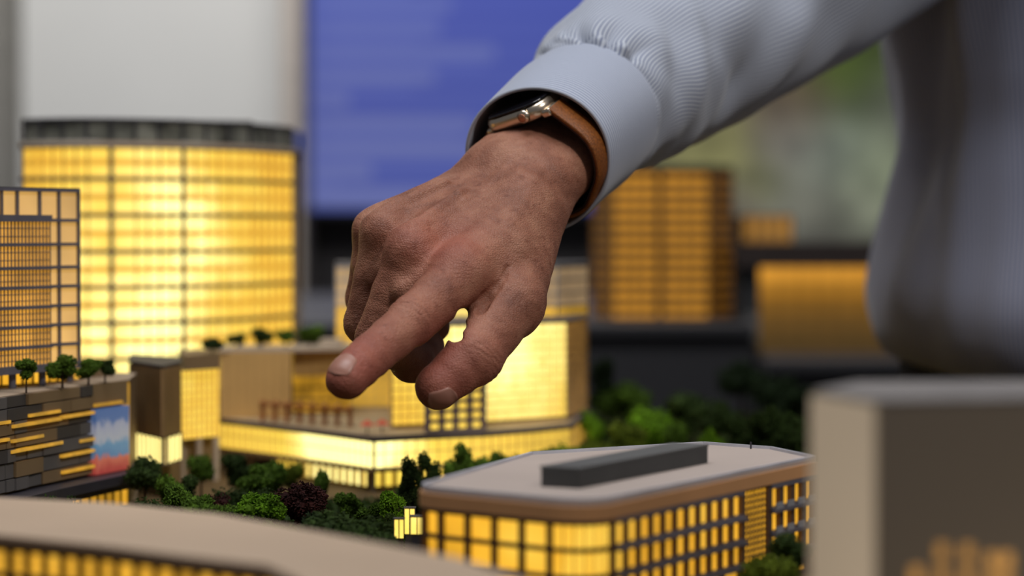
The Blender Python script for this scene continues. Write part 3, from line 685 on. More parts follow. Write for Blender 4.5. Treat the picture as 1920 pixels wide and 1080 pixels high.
# ------------------------------------------------------------------ the model tables
M_BASE = plain('dark_table_side', (.045, .043, .046), .55, 0, .08, 6)
M_GRD = plain('model_ground', (.105, .062, .022), .9, 0, .5, 60, .6, 900)
tb = empty('model_table', 'table carrying the lit architectural model in front of the man', 'table', (0, 1.0, FZ))
plan = [(-.55, .35), (.48, .35), (.48, 1.22), (.245, 1.22), (.232, 1.30), (.225, 1.80), (-.55, 1.80)]
at0(tb, MB().prism(plan, -.0255, -.0005), 'base_board', M_BASE, bevel=.001)
at0(tb, MB().prism([(x * .93, 1.05 + (y - 1.05) * .93) for x, y in plan], -.72, -.026), 'plinth', M_BASE)
at0(tb, MB().prism([(x * .9, 1.05 + (y - 1.05) * .9) for x, y in plan], FZ, -.721), 'kick_board', BZ)
g = at0(tb, MB().prism([(x * .985, 1.05 + (y - 1.05) * .985) for x, y in plan], -.0005, 0), 'ground_sheet', M_GRD)
t2 = empty('display_plinth', 'dark grey display plinth under the distant orange-lit tower', 'plinth', (.2, 2.6, FZ))
zt = PZ(606, 2.2)
at0(t2, MB().box(-.75, PX(1412, 2.2), 2.2, 3.2, FZ, zt - .012), 'body', M_BASE)
at0(t2, MB().box(-.76, PX(1414, 2.2), 2.19, 3.21, zt - .0115, zt), 'top_board', M_BASE, bevel=.002)
t3 = empty('low_display_plinth', 'lower dark plinth under the wide flat-roofed lit building', 'plinth', (.45, 2.6, FZ))
zt3 = PZ(675, 2.1)
at0(t3, MB().box(PX(1418, 2.2), 1.6, 2.1, 3.2, FZ, zt3 - .012), 'body', M_BASE)
at0(t3, MB().box(PX(1418, 2.2), 1.61, 2.09, 3.21, zt3 - .0115, zt3), 'top_board', M_BASE, bevel=.002)
# ------------------------------------------------------------------ the architectural model: lit buildings
AMB = (1.0, .49, .030); WARM = (1.0, .55, .050); ORA = (1.0, .42, .045)
M_MULL = plain('mullion_bronze', (.16, .12, .10), .5, .3, .1)
M_MULLG = plain('mullion_grey', (.17, .16, .19), .5, .3, .1)
M_BEIGE = plain('card_beige', (.50, .40, .30), .8, 0, .05, 20)
M_ROOF = plain('card_roof', (.44, .36, .315), .75, 0, .05, 15, .1, 500)
M_STONE = plain('model_stone', (.13, .118, .112), .7, 0, .1, 30)
M_STONE2 = plain('model_stone_dark', (.065, .056, .052), .7, 0, .1, 30)
M_STONE3 = plain('model_stone_warm', (.23, .15, .075), .7, 0, .1, 30)
M_DARK = plain('dark_frame', (.035, .032, .04), .5, 0, .1)
def painted_spots(lst): return [((PX(px, Y), Y, PZ(py, Y)), s, f) for px, py, Y, s, f in lst]
_panes = {}
def facade(root, pts, zs, pitch, mat, mull=M_MULL, gap=.0006, slab=.0009, slab_out=.0012, mw=.0005, m_out=.0008, cap=300, pane_name='window_pane', skip=None, slab_mat=None, rows_split=1, count=[0], max_pieces=None):
    """panes one by one, a floor band per storey and segment, mullions joined"""
    rl = Vector(root.location); mm = MB(); n_obj = 0; rest = MB(); bands = {}
    for a, b in zip(pts[:-1], pts[1:]):
        A = Vector(a); B = Vector(b); ln = (B - A).length; n = max(1, round(ln / pitch)); w_ = ln / n; d = (B - A) / ln; nn = Vector((d.y, -d.x)); rot = math.atan2(d.y, d.x)
        for zi in range(len(zs) - 1):
            z0, z1 = zs[zi], zs[zi + 1]; h = z1 - z0 - slab
            for i in range(n):
                c = A + d * (w_ * (i + .5)); zc = z0 + slab / 2 + h / 2
                if skip and skip(c, zc): continue
                key = (mat.name, round(w_ - gap, 5), round(h, 5))
                if n_obj < cap:
                    if key not in _panes:
                        _panes[key] = MB().box(-(w_ - gap) / 2, (w_ - gap) / 2, 0, .0008, -h / 2, h / 2).mesh('pane'); _panes[key].materials.append(mat)
                    o = bpy.data.objects.new(pane_name, _panes[key]); COL.objects.link(o); o.parent = root
                    o.location = Vector((c.x, c.y, zc)) - rl; o.rotation_euler = (0, 0, rot); n_obj += 1
                else:
                    rest.obox(c - d * (w_ - gap) / 2, c + d * (w_ - gap) / 2, -.0008, zc - h / 2, zc + h / 2)
        for i in range(n + 1):
            c = A + d * (w_ * i); mm.obox(c - d * mw / 2, c + d * mw / 2, m_out + .001, zs[0], zs[-1], -.001)
        for zi, z in enumerate(zs):
            bands.setdefault(zi, MB()).obox(a, b, slab_out + .001, z - slab / 2, z + slab / 2, -.001)
    at0(root, mm, 'mullion_grid', mull)
    for zi in bands: at0(root, bands[zi], 'floor_band', slab_mat or mull)
    if rest.v:
        o = at0(root, rest, pane_name, mat); o['kind'] = 'stuff'
def inset(pts, d):
    """polyline moved inwards (to the left of its direction)"""
    out = []
    for i, p in enumerate(pts):
        a = Vector(pts[max(0, i - 1)]); b = Vector(pts[min(len(pts) - 1, i + 1)]); t = (b - a).normalized()
        out.append((p[0] - t.y * d, p[1] + t.x * d))
    return out
def zrange(z0, z1, n): return [z0 + (z1 - z0) * i / n for i in range(n + 1)]
def Yc(pts): return sum(p[1] for p in pts) / len(pts)

# --- the wide glowing tower
K = 1.12
TW = [PL(px, y * K) for px, y in ((46, 1.30), (80, 1.292), (120, 1.287), (165, 1.285), (210, 1.287), (255, 1.292), (300, 1.298), (345, 1.306), (388, 1.318), (430, 1.332), (470, 1.350), (510, 1.374), (548, 1.402))]
def ZK(z): return .136 + (z - .136) * K
bt = empty('glass_tower', 'tall wide glass tower glowing yellow-white with a gently curved front', 'model building', (TW[6][0], TW[6][1], 0))
M_TW = lit('tower_glow', WARM, .95, .22, 30, painted_spots=painted_spots([(290, 665, 1.45, 4.5, .022), (310, 570, 1.46, 1.8, .022), (320, 385, 1.46, 2.0, .022), (170, 640, 1.45, 2.0, .018), (170, 500, 1.45, 1.2, .02), (300, 300, 1.46, 1.2, .02), (360, 470, 1.47, 1.8, .026)]), base=.85)
fl = [ZK(q) for q in (.0480, .0673, .0867, .1057, .1247, .1442, .1635, .1810)]
fl2 = []
for a, b in zip(fl[:-1], fl[1:]): fl2 += [a, (a + b) / 2]
fl2.append(fl[-1])
facade(bt, TW, fl2, .0098, M_TW, gap=.0008, slab=.0034, slab_out=.0004, mw=.0008, m_out=.0005, mull=plain('tower_mullion', (.45, .27, .06), .5), slab_mat=lit('spandrel_glow', (1.0, .50, .035), .72, .1), cap=300)
fb = MB()
for z in fl:
    for a, b in zip(TW[:-1], TW[1:]): fb.obox(a, b, .0040, z - .0013, z + .0011, -.001)
    o = at0(bt, fb, 'floor_ledge', M_MULL); fb = MB()
for i in (4, 7):
    a = Vector(TW[i]); at0(bt, MB().box(a.x - .0012, a.x + .0012, a.y - .0032, a.y + .002, 0, fl[-1]), 'front_fin', M_MULL)
core = [(x, y) for x, y in inset(TW, .004)]
back = [(TW[-1][0] + .0, TW[-1][1] + .07), (TW[0][0], TW[0][1] + .1)]
at0(bt, MB().prism(core + back, 0, fl[-1]), 'core', M_BEIGE)
at0(bt, MB().prism(inset(TW, -.0035) + back, fl[-1], fl[-1] + .0025), 'roof_edge', M_BEIGE)
# crown: dark reflective screens round the roof
M_CR = plain('crown_glass', (.20, .20, .165), .18, .2, .7, 60)
zt0, zt1 = fl[-1] + .003, ZK(.1945)
for a, b in zip(TW[:-1], TW[1:]): at0(bt, MB().obox(a, b, .001, zt0, zt1, -.002), 'crown_panel', M_CR)
at0(bt, MB().obox(TW[-1], back[0], .001, zt0, zt1, 0), 'crown_panel', M_CR)
cm = MB()
for p in TW: cm.box(p[0] - .0006, p[0] + .0006, p[1] - .002, p[1], zt0, zt1 + .001)
for a, b in zip(TW[:-1], TW[1:]): cm.obox(a, b, .003, zt1, zt1 + .0015, -.002)
at0(bt, cm, 'crown_rail', M_DARK)
at0(bt, MB().prism([PL(x, y) for x, y in ((190, 1.50), (340, 1.50), (340, 1.56), (190, 1.56))], zt0, zt1 + .003), 'plant_room', M_STONE2)
at0(bt, MB().prism([PL(x, y) for x, y in ((385, 1.53), (475, 1.54), (475, 1.58), (385, 1.58))], zt0, zt1 + .004), 'plant_room', M_STONE2)

# --- the glass cube on stilts, far left
gc = empty('stilted_glass_block', 'glass office block on stilts at the left edge, with a blue-grey grid', 'model building', (PX(60, 1.13), 1.13, 0))
zz = [.0705, .0726, .0817, .0911, .1002, .1094, .1185, .1294, .1408, .155]
GA = [PL(-60, 1.088), PL(0, 1.118), PL(30, 1.128), PL(72, 1.140), PL(108, 1.152), PL(145, 1.163)]
M_GC = lit('cube_glow', (1.0, .55, .13), .46, .2, 30, painted_spots=painted_spots([(120, 640, 1.15, .35, .03), (40, 500, 1.15, .3, .05)]), base=.85, base_col=(.4, .3, .2))
facade(gc, GA, zz, .012, M_GC, mull=M_MULLG, gap=.0012, slab=.0016, slab_out=.0022, mw=.0012, m_out=.0016)
at0(gc, MB().prism(inset(GA, .003) + [PL(150, 1.21), PL(-60, 1.18)], .0705, .1545), 'core', M_BEIGE)
GB = [PL(-60, 1.076), PL(0, 1.106), PL(93, 1.138)]
M_GCI = lit('cube_inner_glow', (1.0, .46, .05), .75, .25, 60, painted_spots=painted_spots([(45, 700, 1.1, .8, .016), (48, 620, 1.12, .5, .02), (20, 430, 1.1, .5, .02)]), base=.55, base_col=(.3, .2, .1))
zin = []
for a, b in zip(zz[1:-2], zz[2:-1]): zin += [a, a + (b - a) / 3, a + 2 * (b - a) / 3]
zin.append(zz[-2])
facade(gc, GB, zin, .0026, M_GCI, mull=M_MULLG, gap=.0005, slab=.0004, slab_out=.0006, mw=.0005, m_out=.0006, cap=240)
for z in zz[1:-1]: at0(gc, MB().obox(GB[0], GB[1], .003, z - .0008, z + .0008, -.001).obox(GB[1], GB[2], .003, z - .0008, z + .0008, -.001), 'floor_ledge', M_MULLG)
at0(gc, MB().prism(inset(GB, -.0018) + [PL(95, 1.146), PL(-60, 1.084)], .1400, .1432), 'parapet', M_MULLG)
at0(gc, MB().prism(inset(GA, -.002) + [PL(150, 1.212), PL(-60, 1.182)], .1545, .1562), 'roof', M_DARK)
at0(gc, MB().prism(inset(GB, -.002) + [PL(150, 1.21), PL(-60, 1.18)], .0697, .0720), 'soffit', M_MULLG)
for px, y in ((-20, 1.105), (22, 1.118), (78, 1.138), (128, 1.165)): at0(gc, MB().cyl((PX(px, y), y, .0629), (PX(px, y), y, .070), .0018, n=10), 'stilt', M_MULLG)
# set-back lit storey below the stilts
M_ST = lit('lobby_glow', AMB, .9, .35, 60)
facade(gc, [PL(-60, 1.12), PL(60, 1.150), PL(150, 1.185)], [.0629, .0700], .006, M_ST, gap=.001)

# --- podium at the left: stone panels, light slots, mural
pw = empty('stone_podium', 'grey stone-panelled podium with yellow light slots and a sky-blue mural', 'model building', (PX(120, 1.12), 1.12, 0))
PA = [PL(-70, 1.032), PL(0, 1.060), PL(60, 1.092), PL(120, 1.122), PL(172, 1.149), PL(245, 1.186)]
def along(pts, u):
    ls = [(Vector(b) - Vector(a)).length for a, b in zip(pts[:-1], pts[1:])]; t = u * sum(ls)
    for (a, b), l in zip(zip(pts[:-1], pts[1:]), ls):
        if t <= l or (a, b) == (pts[-2], pts[-1]): return Vector(a).lerp(Vector(b), t / l)
        t -= l
at0(pw, MB().prism(inset(PA, .003) + [PL(255, 1.24), PL(-70, 1.28)], .0125, .0622), 'core', M_STONE3)
at0(pw, MB().prism(inset(PA, .001) + [PL(255, 1.24), PL(-70, 1.28)], .0622, .0628), 'roof_deck', plain('deck_tan', (.36, .27, .19), .8))
def upx(px):   # share of the way along the wall at a photo column
    lo, hi = 0.0, 1.0
    for _ in range(24):
        m = (lo + hi) / 2; p = along(PA, m)
        if 960 + p.x * FPX / p.y < px: lo = m
        else: hi = m
    return lo
def wallbox(px0, px1, z0, z1, t, off=0.0):
    a, b = along(PA, upx(px0)), along(PA, upx(px1)); return MB().obox(a, b, t, z0, z1, off)
def zw(px, py): q = along(PA, upx(px)); return PZ(py, q.y)
cuts = [-60, 20, 70, 110, 172]
rowsz = [.0200, .0258, .0330, .0392, .0452, .0512, .0572, .0626]
k = 0
for ri in range(len(rowsz) - 1):
    xs = [-60] + sorted(R.sample([10, 26, 50, 78, 104, 130, 150], 4)) + [172]
    for x0_, x1_ in zip(xs[:-1], xs[1:]):
        at0(pw, wallbox(x0_ + .6, x1_ - .6, rowsz[ri] + .0003, rowsz[ri + 1] - .0003, R.choice([.0024, .0030, .0036]), -.003), 'stone_panel', [M_STONE, M_STONE, M_STONE2, M_STONE3][R.randrange(4)])
at0(pw, wallbox(172, 238, .0512, .0626, .003, -.003), 'stone_panel', M_STONE3)
M_SLOT = lit('slot_glow', AMB, .42, .3, 100)
for px0, px1, py in ((50, 108, 775), (20, 110, 792), (112, 172, 778), (18, 76, 822), (16, 112, 838), (145, 172, 825), (112, 172, 850), (172, 225, 757), (-40, 14, 795), (-40, 12, 828), (112, 172, 880)):
    z = zw((px0 + px1) / 2, py); at0(pw, wallbox(px0, px1, z - .0007, z + .0007, .0044, -.003), 'light_slot', M_SLOT)
# mural
MU, nt, b = new_mat('sky_mural')
tc = N(nt, 'ShaderNodeTexCoord'); sx = N(nt, 'ShaderNodeSeparateXYZ'); L(nt, tc.outputs['Generated'], sx.inputs[0])
nn_ = N(nt, 'ShaderNodeTexNoise', Scale=5.0, Detail=3.0); L(nt, tc.outputs['Generated'], nn_.inputs['Vector'])
ad = N(nt, 'ShaderNodeMath', operation='MULTIPLY_ADD'); L(nt, nn_.outputs['Fac'], ad.inputs[0]); ad.inputs[1].default_value = .34; L(nt, sx.outputs[2], ad.inputs[2])
r = ramp(nt, [(.20, (.42, .06, .05)), (.40, (.55, .14, .09)), (.45, (.09, .20, .36)), (.62, (.10, .24, .40)), (.70, (.34, .36, .42)), (.90, (.30, .32, .42)), (1.08, (.07, .14, .33))]); L(nt, ad.outputs[0], r.inputs[0])
L(nt, r.outputs[0], b.inputs['Base Color']); L(nt, r.outputs[0], b.inputs['Emission Color']); b.inputs['Emission Strength'].default_value = .45; b.inputs['Roughness'].default_value = .4
at0(pw, wallbox(173, 235, .0195, .0505, .0048, -.003), 'mural', MU)
at0(pw, wallbox(236, 246, .0195, .0615, .0022, -.003), 'corner_light', M_SLOT)
at0(pw, MB().prism(inset(PA, -.012) + [PL(262, 1.24), PL(-70, 1.28)], .0145, .0190), 'canopy', M_DARK)
at0(pw, MB().prism(inset(PA, -.008) + [PL(258, 1.235), PL(-70, 1.27)], .0110, .0144), 'canopy_underside', M_STONE2)
facade(pw, [tuple(p) for p in inset(PA, .002)], [.0, .0110], .0085, lit('shop_glow', AMB, .55, .4, 60), mull=M_DARK, gap=.001)
at0(pw, MB().prism([tuple(p) for p in inset(PA, .004)] + [PL(255, 1.22), PL(-70, 1.25)], 0, .0109), 'shop_core', M_BEIGE)
at0(pw, wallbox(76, 82, .002, .0145, .002, .004), 'column', M_BEIGE)
at0(pw, MB().prism([PL(160, 1.20), PL(212, 1.215), PL(212, 1.235), PL(160, 1.22)], .0628, .0685), 'roof_hut', M_STONE3)

# --- fluted block with the bright base
fb_ = empty('fluted_block', 'brown fluted corner block hanging over a bright lit base', 'model building', (PX(300, 1.25), 1.25, 0))
FA = [PL(243, 1.265), PL(304, 1.215), PL(337, 1.250)]; FBk = [PL(337, 1.30), PL(243, 1.33)]
M_FL = plain('fluted_brown', (.25, .145, .055), .6, 0, .15)
z0_, z1_ = PZ(822, 1.215), PZ(690, 1.215)
at0(fb_, MB().prism(inset(FA, .002) + FBk, z0_, z1_), 'core', M_STONE2)
for a, b in zip(FA[:-1], FA[1:]):
    A, B = Vector(a), Vector(b); n = round((B - A).length / .0022)
    for i in range(n):
        p = A.lerp(B, (i + .2) / n); q = A.lerp(B, (i + .8) / n); at0(fb_, MB().obox(p, q, .0018, z0_ + .0005, z1_ - .0005, -.001), 'fluted_fin', M_FL)
at0(fb_, MB().prism(inset(FA, -.001) + FBk, z1_, z1_ + .0012), 'roof', M_STONE2)
M_BR = lit('bright_base', (1.0, .70, .14), 4.2, .04, 40)
FI = [PL(245, 1.262), PL(304, 1.220), PL(338, 1.250)]; zb0 = PZ(872, 1.22)
facade(fb_, FI, [zb0, z0_ - .0002], .007, M_BR, gap=.0004, slab=.0006)
at0(fb_, MB().prism(inset(FI, .003) + FBk, zb0, z0_ - .0003), 'lit_core', M_BEIGE)
at0(fb_, MB().prism(inset(FI, .006) + FBk, 0, zb0 - .0004), 'plinth', M_STONE3)

# --- lit stair block with the dark cap
sb = empty('lit_stair_block', 'narrow glowing grid-fronted block with a dark brown cap', 'model building', (PX(372, 1.31), 1.31, 0))
SA = [PL(334, 1.30), PL(410, 1.325)]; SBk = [PL(410, 1.37), PL(334, 1.36)]
zs0, zs1 = PZ(822, 1.31), PZ(693, 1.31)
facade(sb, SA, zrange(zs0, zs1, 9), .0040, lit('stair_glow', WARM, 1.35, .2, 40, painted_spots=painted_spots([(370, 730, 1.3, 1.0, .02)]), base=.7), gap=.0004, slab=.0004, mw=.0003, slab_out=.0005, m_out=.0004, mull=plain('stair_mullion', (.5, .33, .12), .5))
at0(sb, MB().prism(inset(SA, .002) + SBk, zs0, zs1), 'core', M_BEIGE)
at0(sb, MB().prism([PL(344, 1.290), PL(412, 1.312)] + SBk, zs1 + .0004, zs1 + .0085), 'cap', M_STONE3)
at0(sb, MB().prism(inset(SA, .006) + SBk, 0, zs0 - .0005), 'base', M_STONE3)
for px in (340, 372, 404): at0(sb, MB().cyl((PX(px, 1.312), 1.312, 0), (PX(px, 1.312), 1.312, zs0), .0018), 'column', M_BEIGE)

# --- the low podium in the middle with its glowing band
mp_ = empty('terrace_podium', 'low podium under the fingertip with a blazing white-yellow band and roof terrace', 'model building', (PX(700, 1.28), 1.28, 0))
zt_ = .0276; zb_ = PZ(878, 1.25)
MA = [PL(410, 1.372), PL(500, 1.335), PL(600, 1.293), PL(700, 1.250)]; MR = [PL(700, 1.250), PL(800, 1.267), PL(905, 1.283), PL(1000, 1.310), PL(1068, 1.335), PL(1102, 1.45)]
M_BAND = lit('band_glow', (1.0, .64, .08), 1.1, .12, 30, painted_spots=painted_spots([(575, 820, 1.29, 8.0, .014), (640, 830, 1.26, 7.0, .014), (715, 835, 1.25, 5.0, .011)]), base=.50)
facade(mp_, MA + MR[1:], [zb_, zb_ + (zt_ - zb_) * .5, zt_ - .0012], .0062, M_BAND, gap=.0003, slab=.0004, slab_out=.0005, mw=.0003, m_out=.0004, mull=plain('band_mullion', (.6, .42, .15), .5))
MBk = [PL(1104, 1.60), PL(600, 1.60), PL(560, 1.445), PL(414, 1.445)]
full = MA + MR[1:]
at0(mp_, MB().prism(inset(full, .003) + MBk, zb_, zt_ - .0013), 'core', M_BEIGE)
at0(mp_, MB().prism(inset(full, .0015) + MBk, zt_ - .0012, zt_ - .0002), 'terrace_deck', plain('terrace_deck', (.42, .30, .16), .7))
pr = MB()
for a, b in zip(full[:-1], full[1:]): pr.obox(a, b, .0035, zt_ - .0012, zt_ + .0018, -.0015)
at0(mp_, pr, 'parapet', plain('parapet_taupe', (.15, .115, .10), .6))
at0(mp_, MB().prism(inset(full, -.002) + MBk, zb_ - .0022, zb_ - .0004), 'soffit', M_STONE3)
M_SH = lit('shopfront_glow', (1.0, .66, .10), 1.6, .2, 40, painted_spots=painted_spots([(570, 885, 1.3, 5.0, .012), (640, 905, 1.28, 4.0, .010)]), base=.55)
shop = [PL(520, 1.345), PL(600, 1.311), PL(694, 1.268), PL(760, 1.279), PL(905, 1.303)]
facade(mp_, shop, [.0008, zb_ - .0024], .0078, M_SH, gap=.0022, slab=.001, mw=.0012, m_out=.002, mull=plain('column_beige', (.55, .40, .2), .6))
at0(mp_, MB().prism(inset(shop, .004) + [PL(905, 1.5), PL(520, 1.5)], 0, zb_ - .0024), 'shop_core', M_BEIGE)
for px, y in ((422, 1.372), (470, 1.35), (515, 1.333), (700, 1.256)): at0(mp_, MB().box(PX(px, y) - .001, PX(px, y) + .001, y - .001, y + .001, 0, zb_ - .0024), 'column', M_BEIGE)
# terrace things
tw = empty('terrace_pavilion', 'beige panelled building behind the terrace with trees on top', 'model building', (PX(520, 1.42), 1.42, zt_))
TA = [PL(412, 1.398), PL(545, 1.400), PL(548, 1.42), PL(655, 1.425)]; ztp = PZ(652, 1.41)
M_TB = plain('pavilion_wall', (.58, .35, .12), .75, 0, .08, 30)
tw_pts = [TA[0], TA[1]]
A, B = Vector(TA[0]), Vector(TA[1])
for i in range(8):
    p = A.lerp(B, (i + .03) / 8); q = A.lerp(B, (i + .97) / 8)
    at0(tw, MB().obox(p, q, .0012, zt_, ztp - .002, -.001), 'wall_panel', M_TB)
A, B = Vector(TA[2]), Vector(TA[3])
for i in range(6):
    p = A.lerp(B, (i + .03) / 6); q = A.lerp(B, (i + .97) / 6)
    at0(tw, MB().obox(p, q, .0012, PZ(705, 1.42), ztp - .002, -.001), 'wall_panel', M_TB)
at0(tw, MB().prism([PL(413, 1.401), PL(546, 1.402), PL(546, 1.44), PL(413, 1.43)], zt_, ztp - .002), 'core', M_STONE3)
facade(tw, [PL(548, 1.436), PL(655, 1.441)], zrange(zt_, PZ(706, 1.42), 3), .006, lit('recess_glow', AMB, .38, .4, 60), gap=.0008)
at0(tw, MB().prism([PL(547, 1.443), PL(656, 1.446), PL(656, 1.455), PL(547, 1.455)], zt_, ztp - .003), 'recess_core', M_STONE3)
at0(tw, MB().prism([PL(409, 1.396), PL(658, 1.418), PL(660, 1.458), PL(409, 1.438)], ztp - .002, ztp), 'roof', M_BEIGE)
at0(tw, MB().box(PX(600, 1.43), PX(640, 1.43), 1.425, 1.445, ztp, ztp + .004), 'roof_hut', M_BEIGE)
M_WOOD = plain('cedar_wood', (.34, .12, .035), .6, 0, .15)
pg = empty('terrace_pergola', 'red-brown timber pergola on the podium terrace', 'pergola', (PX(570, 1.36), 1.36, zt_))
zp = PZ(762, 1.35); yA, yB = 1.360, 1.352
PGA = [PL(490, 1.372), PL(655, 1.330)]
for i in range(8):
    p = Vector(PGA[0]).lerp(Vector(PGA[1]), i / 7)
    for dy in (0, .012): at0(pg, MB().box(p.x - .0008, p.x + .0008, p.y + dy - .0008, p.y + dy + .0008, zt_ - .0002, zp - .001), 'post', M_WOOD)
    at0(pg, MB().box(p.x - .0009, p.x + .0009, p.y - .003, p.y + .015, zp, zp + .0012), 'rafter', M_WOOD)
for dy in (0, .012): at0(pg, MB().obox((PGA[0][0], PGA[0][1] + dy), (PGA[1][0], PGA[1][1] + dy), .0018, zp - .001, zp), 'beam', M_WOOD)
M_RED = plain('red_parasol', (.62, .09, .03), .6)
for i, (px, y, lb) in enumerate(((688, 1.290, 'small red terrace parasol left of its twin, near the podium corner'), (716, 1.296, 'small red terrace parasol right of its twin, near the podium corner'))):
    o = empty('terrace_parasol', lb, 'parasol', (PX(px, y), y, zt_)); 
    at0(o, MB().cyl((PX(px, y), y, zt_ - .0002), (PX(px, y), y, zt_ + .0055), .0004, n=8), 'pole', M_DARK)
    at0(o, MB().cyl((PX(px, y), y, zt_ + .0042), (PX(px, y), y, zt_ + .0072), .0042, .0004, 12), 'canopy', M_RED)

# --- tall block behind the hand and the bright block in front of it
tr_ = empty('lattice_tower', 'tall lattice-fronted tower behind the hand, pale grey at its top', 'model building', (PX(870, 1.5), 1.5, 0))
LA = [PL(630, 1.475), PL(1045, 1.47), PL(1100, 1.52)]; zl = PZ(500, 1.475)
M_LT = lit('lattice_glow', WARM, .62, .2, 30, painted_spots=painted_spots([(865, 595, 1.46, 9.0, .012), (1020, 640, 1.46, 1.2, .03), (640, 600, 1.47, .6, .04)]), base=.55)
M_LTT = lit('lattice_top_glow', (1.0, .66, .33), .42, .2, 30)
n1z = zrange(zt_ + .001, PZ(575, 1.475), 11)
facade(tr_, LA, n1z, .0058, M_LT, gap=.0009, slab=.0009, mw=.0007, mull=plain('lattice_frame', (.36, .30, .22), .5), cap=300)
facade(tr_, LA, zrange(n1z[-1], zl, 3), .0058, M_LTT, gap=.0012, slab=.0012, mw=.0009, mull=plain('lattice_frame_top', (.38, .36, .36), .5), cap=120)
at0(tr_, MB().prism(inset(LA, .003) + [PL(1100, 1.58), PL(630, 1.56)], zt_, zl - .0005), 'core', M_BEIGE)
at0(tr_, MB().prism(inset(LA, -.001) + [PL(1100, 1.582), PL(630, 1.562)], zl, zl + .002), 'roof', M_STONE)
bb = empty('bright_grid_block', 'bright yellow grid-fronted block below and behind the thumb', 'model building', (PX(930, 1.38), 1.38, 0))
BA = [PL(735, 1.318), PL(905, 1.345), PL(1062, 1.385), PL(1098, 1.44)]; zbb = PZ(607, 1.37)
M_BB = lit('grid_glow', WARM, 1.15, .16, 30, painted_spots=painted_spots([(940, 680, 1.36, 2.4, .03), (1000, 620, 1.37, 1.6, .025), (860, 640, 1.34, 2.0, .02), (960, 800, 1.36, .6, .03)]), base=.55)
facade(bb, BA[:3], zrange(zt_ + .002, zbb, 11), .0050, M_BB, gap=.0005, slab=.0006, slab_out=.0006, mw=.0004, m_out=.0005, mull=plain('grid_frame', (.55, .38, .13), .5), cap=299)
M_BBS = lit('grid_side_glow', (1.0, .52, .12), .55, .3, 30)
facade(bb, BA[2:], zrange(zt_ + .002, zbb, 11), .0060, M_BBS, gap=.0010, slab=.0012, mw=.0008, mull=plain('side_frame', (.30, .23, .15), .5))
at0(bb, MB().prism(inset(BA, .003) + [PL(1098, 1.462), PL(735, 1.455)], zt_, zbb - .0005), 'core', M_BEIGE)
at0(bb, MB().prism(inset(BA, -.0015) + [PL(1098, 1.465), PL(735, 1.458)], zbb, zbb + .0016), 'roof', M_MULL)
# dark-framed bay with round glows
by = empty('dark_framed_bay', 'dark-framed window bay with three columns of glowing panes under the thumb', 'window bay', (PX(850, 1.30), 1.30, zt_))
CA = [PL(800, 1.296), PL(905, 1.314)]; zc1 = PZ(716, 1.30)
facade(by, CA, zrange(zt_ + .0004, zc1, 5), .0088, lit('bay_glow', WARM, 1.9, .2, 60), gap=.0030, slab=.0022, slab_out=.002, mw=.0022, m_out=.0022, mull=plain('bay_frame', (.16, .12, .16), .5))
at0(by, MB().prism(inset(CA, .002) + [PL(905, 1.335), PL(800, 1.316)], zt_, zc1), 'core', M_STONE2)

# --- the mid-rise in front on the right
mr = empty('copper_trimmed_office', 'low office model with a pale roof, copper edge and rounded corner, lit yellow windows', 'model building', (.045, .92, 0))
def arc(c0, p, c1, r, n=6):
    """round off corner p between neighbours c0 and c1"""
    a = (Vector(c0) - Vector(p)).normalized(); b = (Vector(c1) - Vector(p)).normalized()
    s = Vector(p) + a * r; e = Vector(p) + b * r
    return [tuple((1 - t) ** 2 * s + 2 * t * (1 - t) * Vector(p) + t * t * e) for t in [i / n for i in range(n + 1)]]
Cc, Rc, Lc, Lb, Bb, R2 = (.0255, .806), (.1205, .968), (-.0335, .856), (.0087, .984), (.0817, 1.031), (.1087, 1.008)
zr = .045
left_arc = arc(Lb, Lc, Cc, .012); front_arc = arc(Lc, Cc, Rc, .016)
outer = left_arc + front_arc + [Rc]
ring_ = outer + [R2, Bb, Lb]
M_COP = plain('copper_fascia', (.62, .32, .14), .45, .0, .08, 30)
M_CPD = plain('bronze_frame', (.13, .075, .045), .5, .2, .1)
M_WIN = lit('office_glow', AMB, .95, .25, 40, painted_spots=[((-.002, .822, .030), .9, .012), ((.030, .815, .032), .8, .014), ((.07, .88, .033), .45, .03)], base=.72)
fz = [.0015, .0098, .0190, .0282, .0374]
facade(mr, left_arc[:4] , fz[1:], .0105, M_WIN, mull=M_CPD, gap=.0022, slab=.0016, slab_out=.0018, mw=.0018, m_out=.0018)
facade(mr, [left_arc[3], left_arc[-1], front_arc[0]], fz[1:], .0118, M_WIN, mull=M_CPD, gap=.0022, slab=.0016, slab_out=.0018, mw=.0018, m_out=.0018)
facade(mr, front_arc, fz[1:], .0100, M_WIN, mull=M_CPD, gap=.0002, slab=.0016, slab_out=.0018, mw=.0003, m_out=.0002)
A, B = Vector(front_arc[-1]), Vector(Rc); Lr = (B - A).length
seg = lambda u, v: [tuple(A.lerp(B, u)), tuple(A.lerp(B, v))]
facade(mr, seg(0, .60), fz[1:], .0098, M_WIN, mull=M_CPD, gap=.0030, slab=.0020, slab_out=.0022, mw=.0026, m_out=.0016, slab_mat=M_MULLG)
facade(mr, seg(.605, .735), zrange(fz[1], fz[4], 12), .0034, M_WIN, mull=M_CPD, gap=.0005, slab=.0006, slab_out=.0008, mw=.0005, m_out=.0006)
facade(mr, seg(.745, .995), fz[1:], .0110, M_WIN, mull=M_CPD, gap=.0050, slab=.0020, slab_out=.0022, mw=.0040, m_out=.0014, slab_mat=M_MULLG)
for z in fz[1:4]:
    for u0, u1 in ((0, .60), (.745, .995)): at0(mr, MB().obox(*seg(u0, u1), .0045, z - .0012, z + .0002, -.001), 'balcony_slab', M_MULLG)
M_RAIL = plain('rail_glass', (.32, .33, .36), .3, 0, .1)
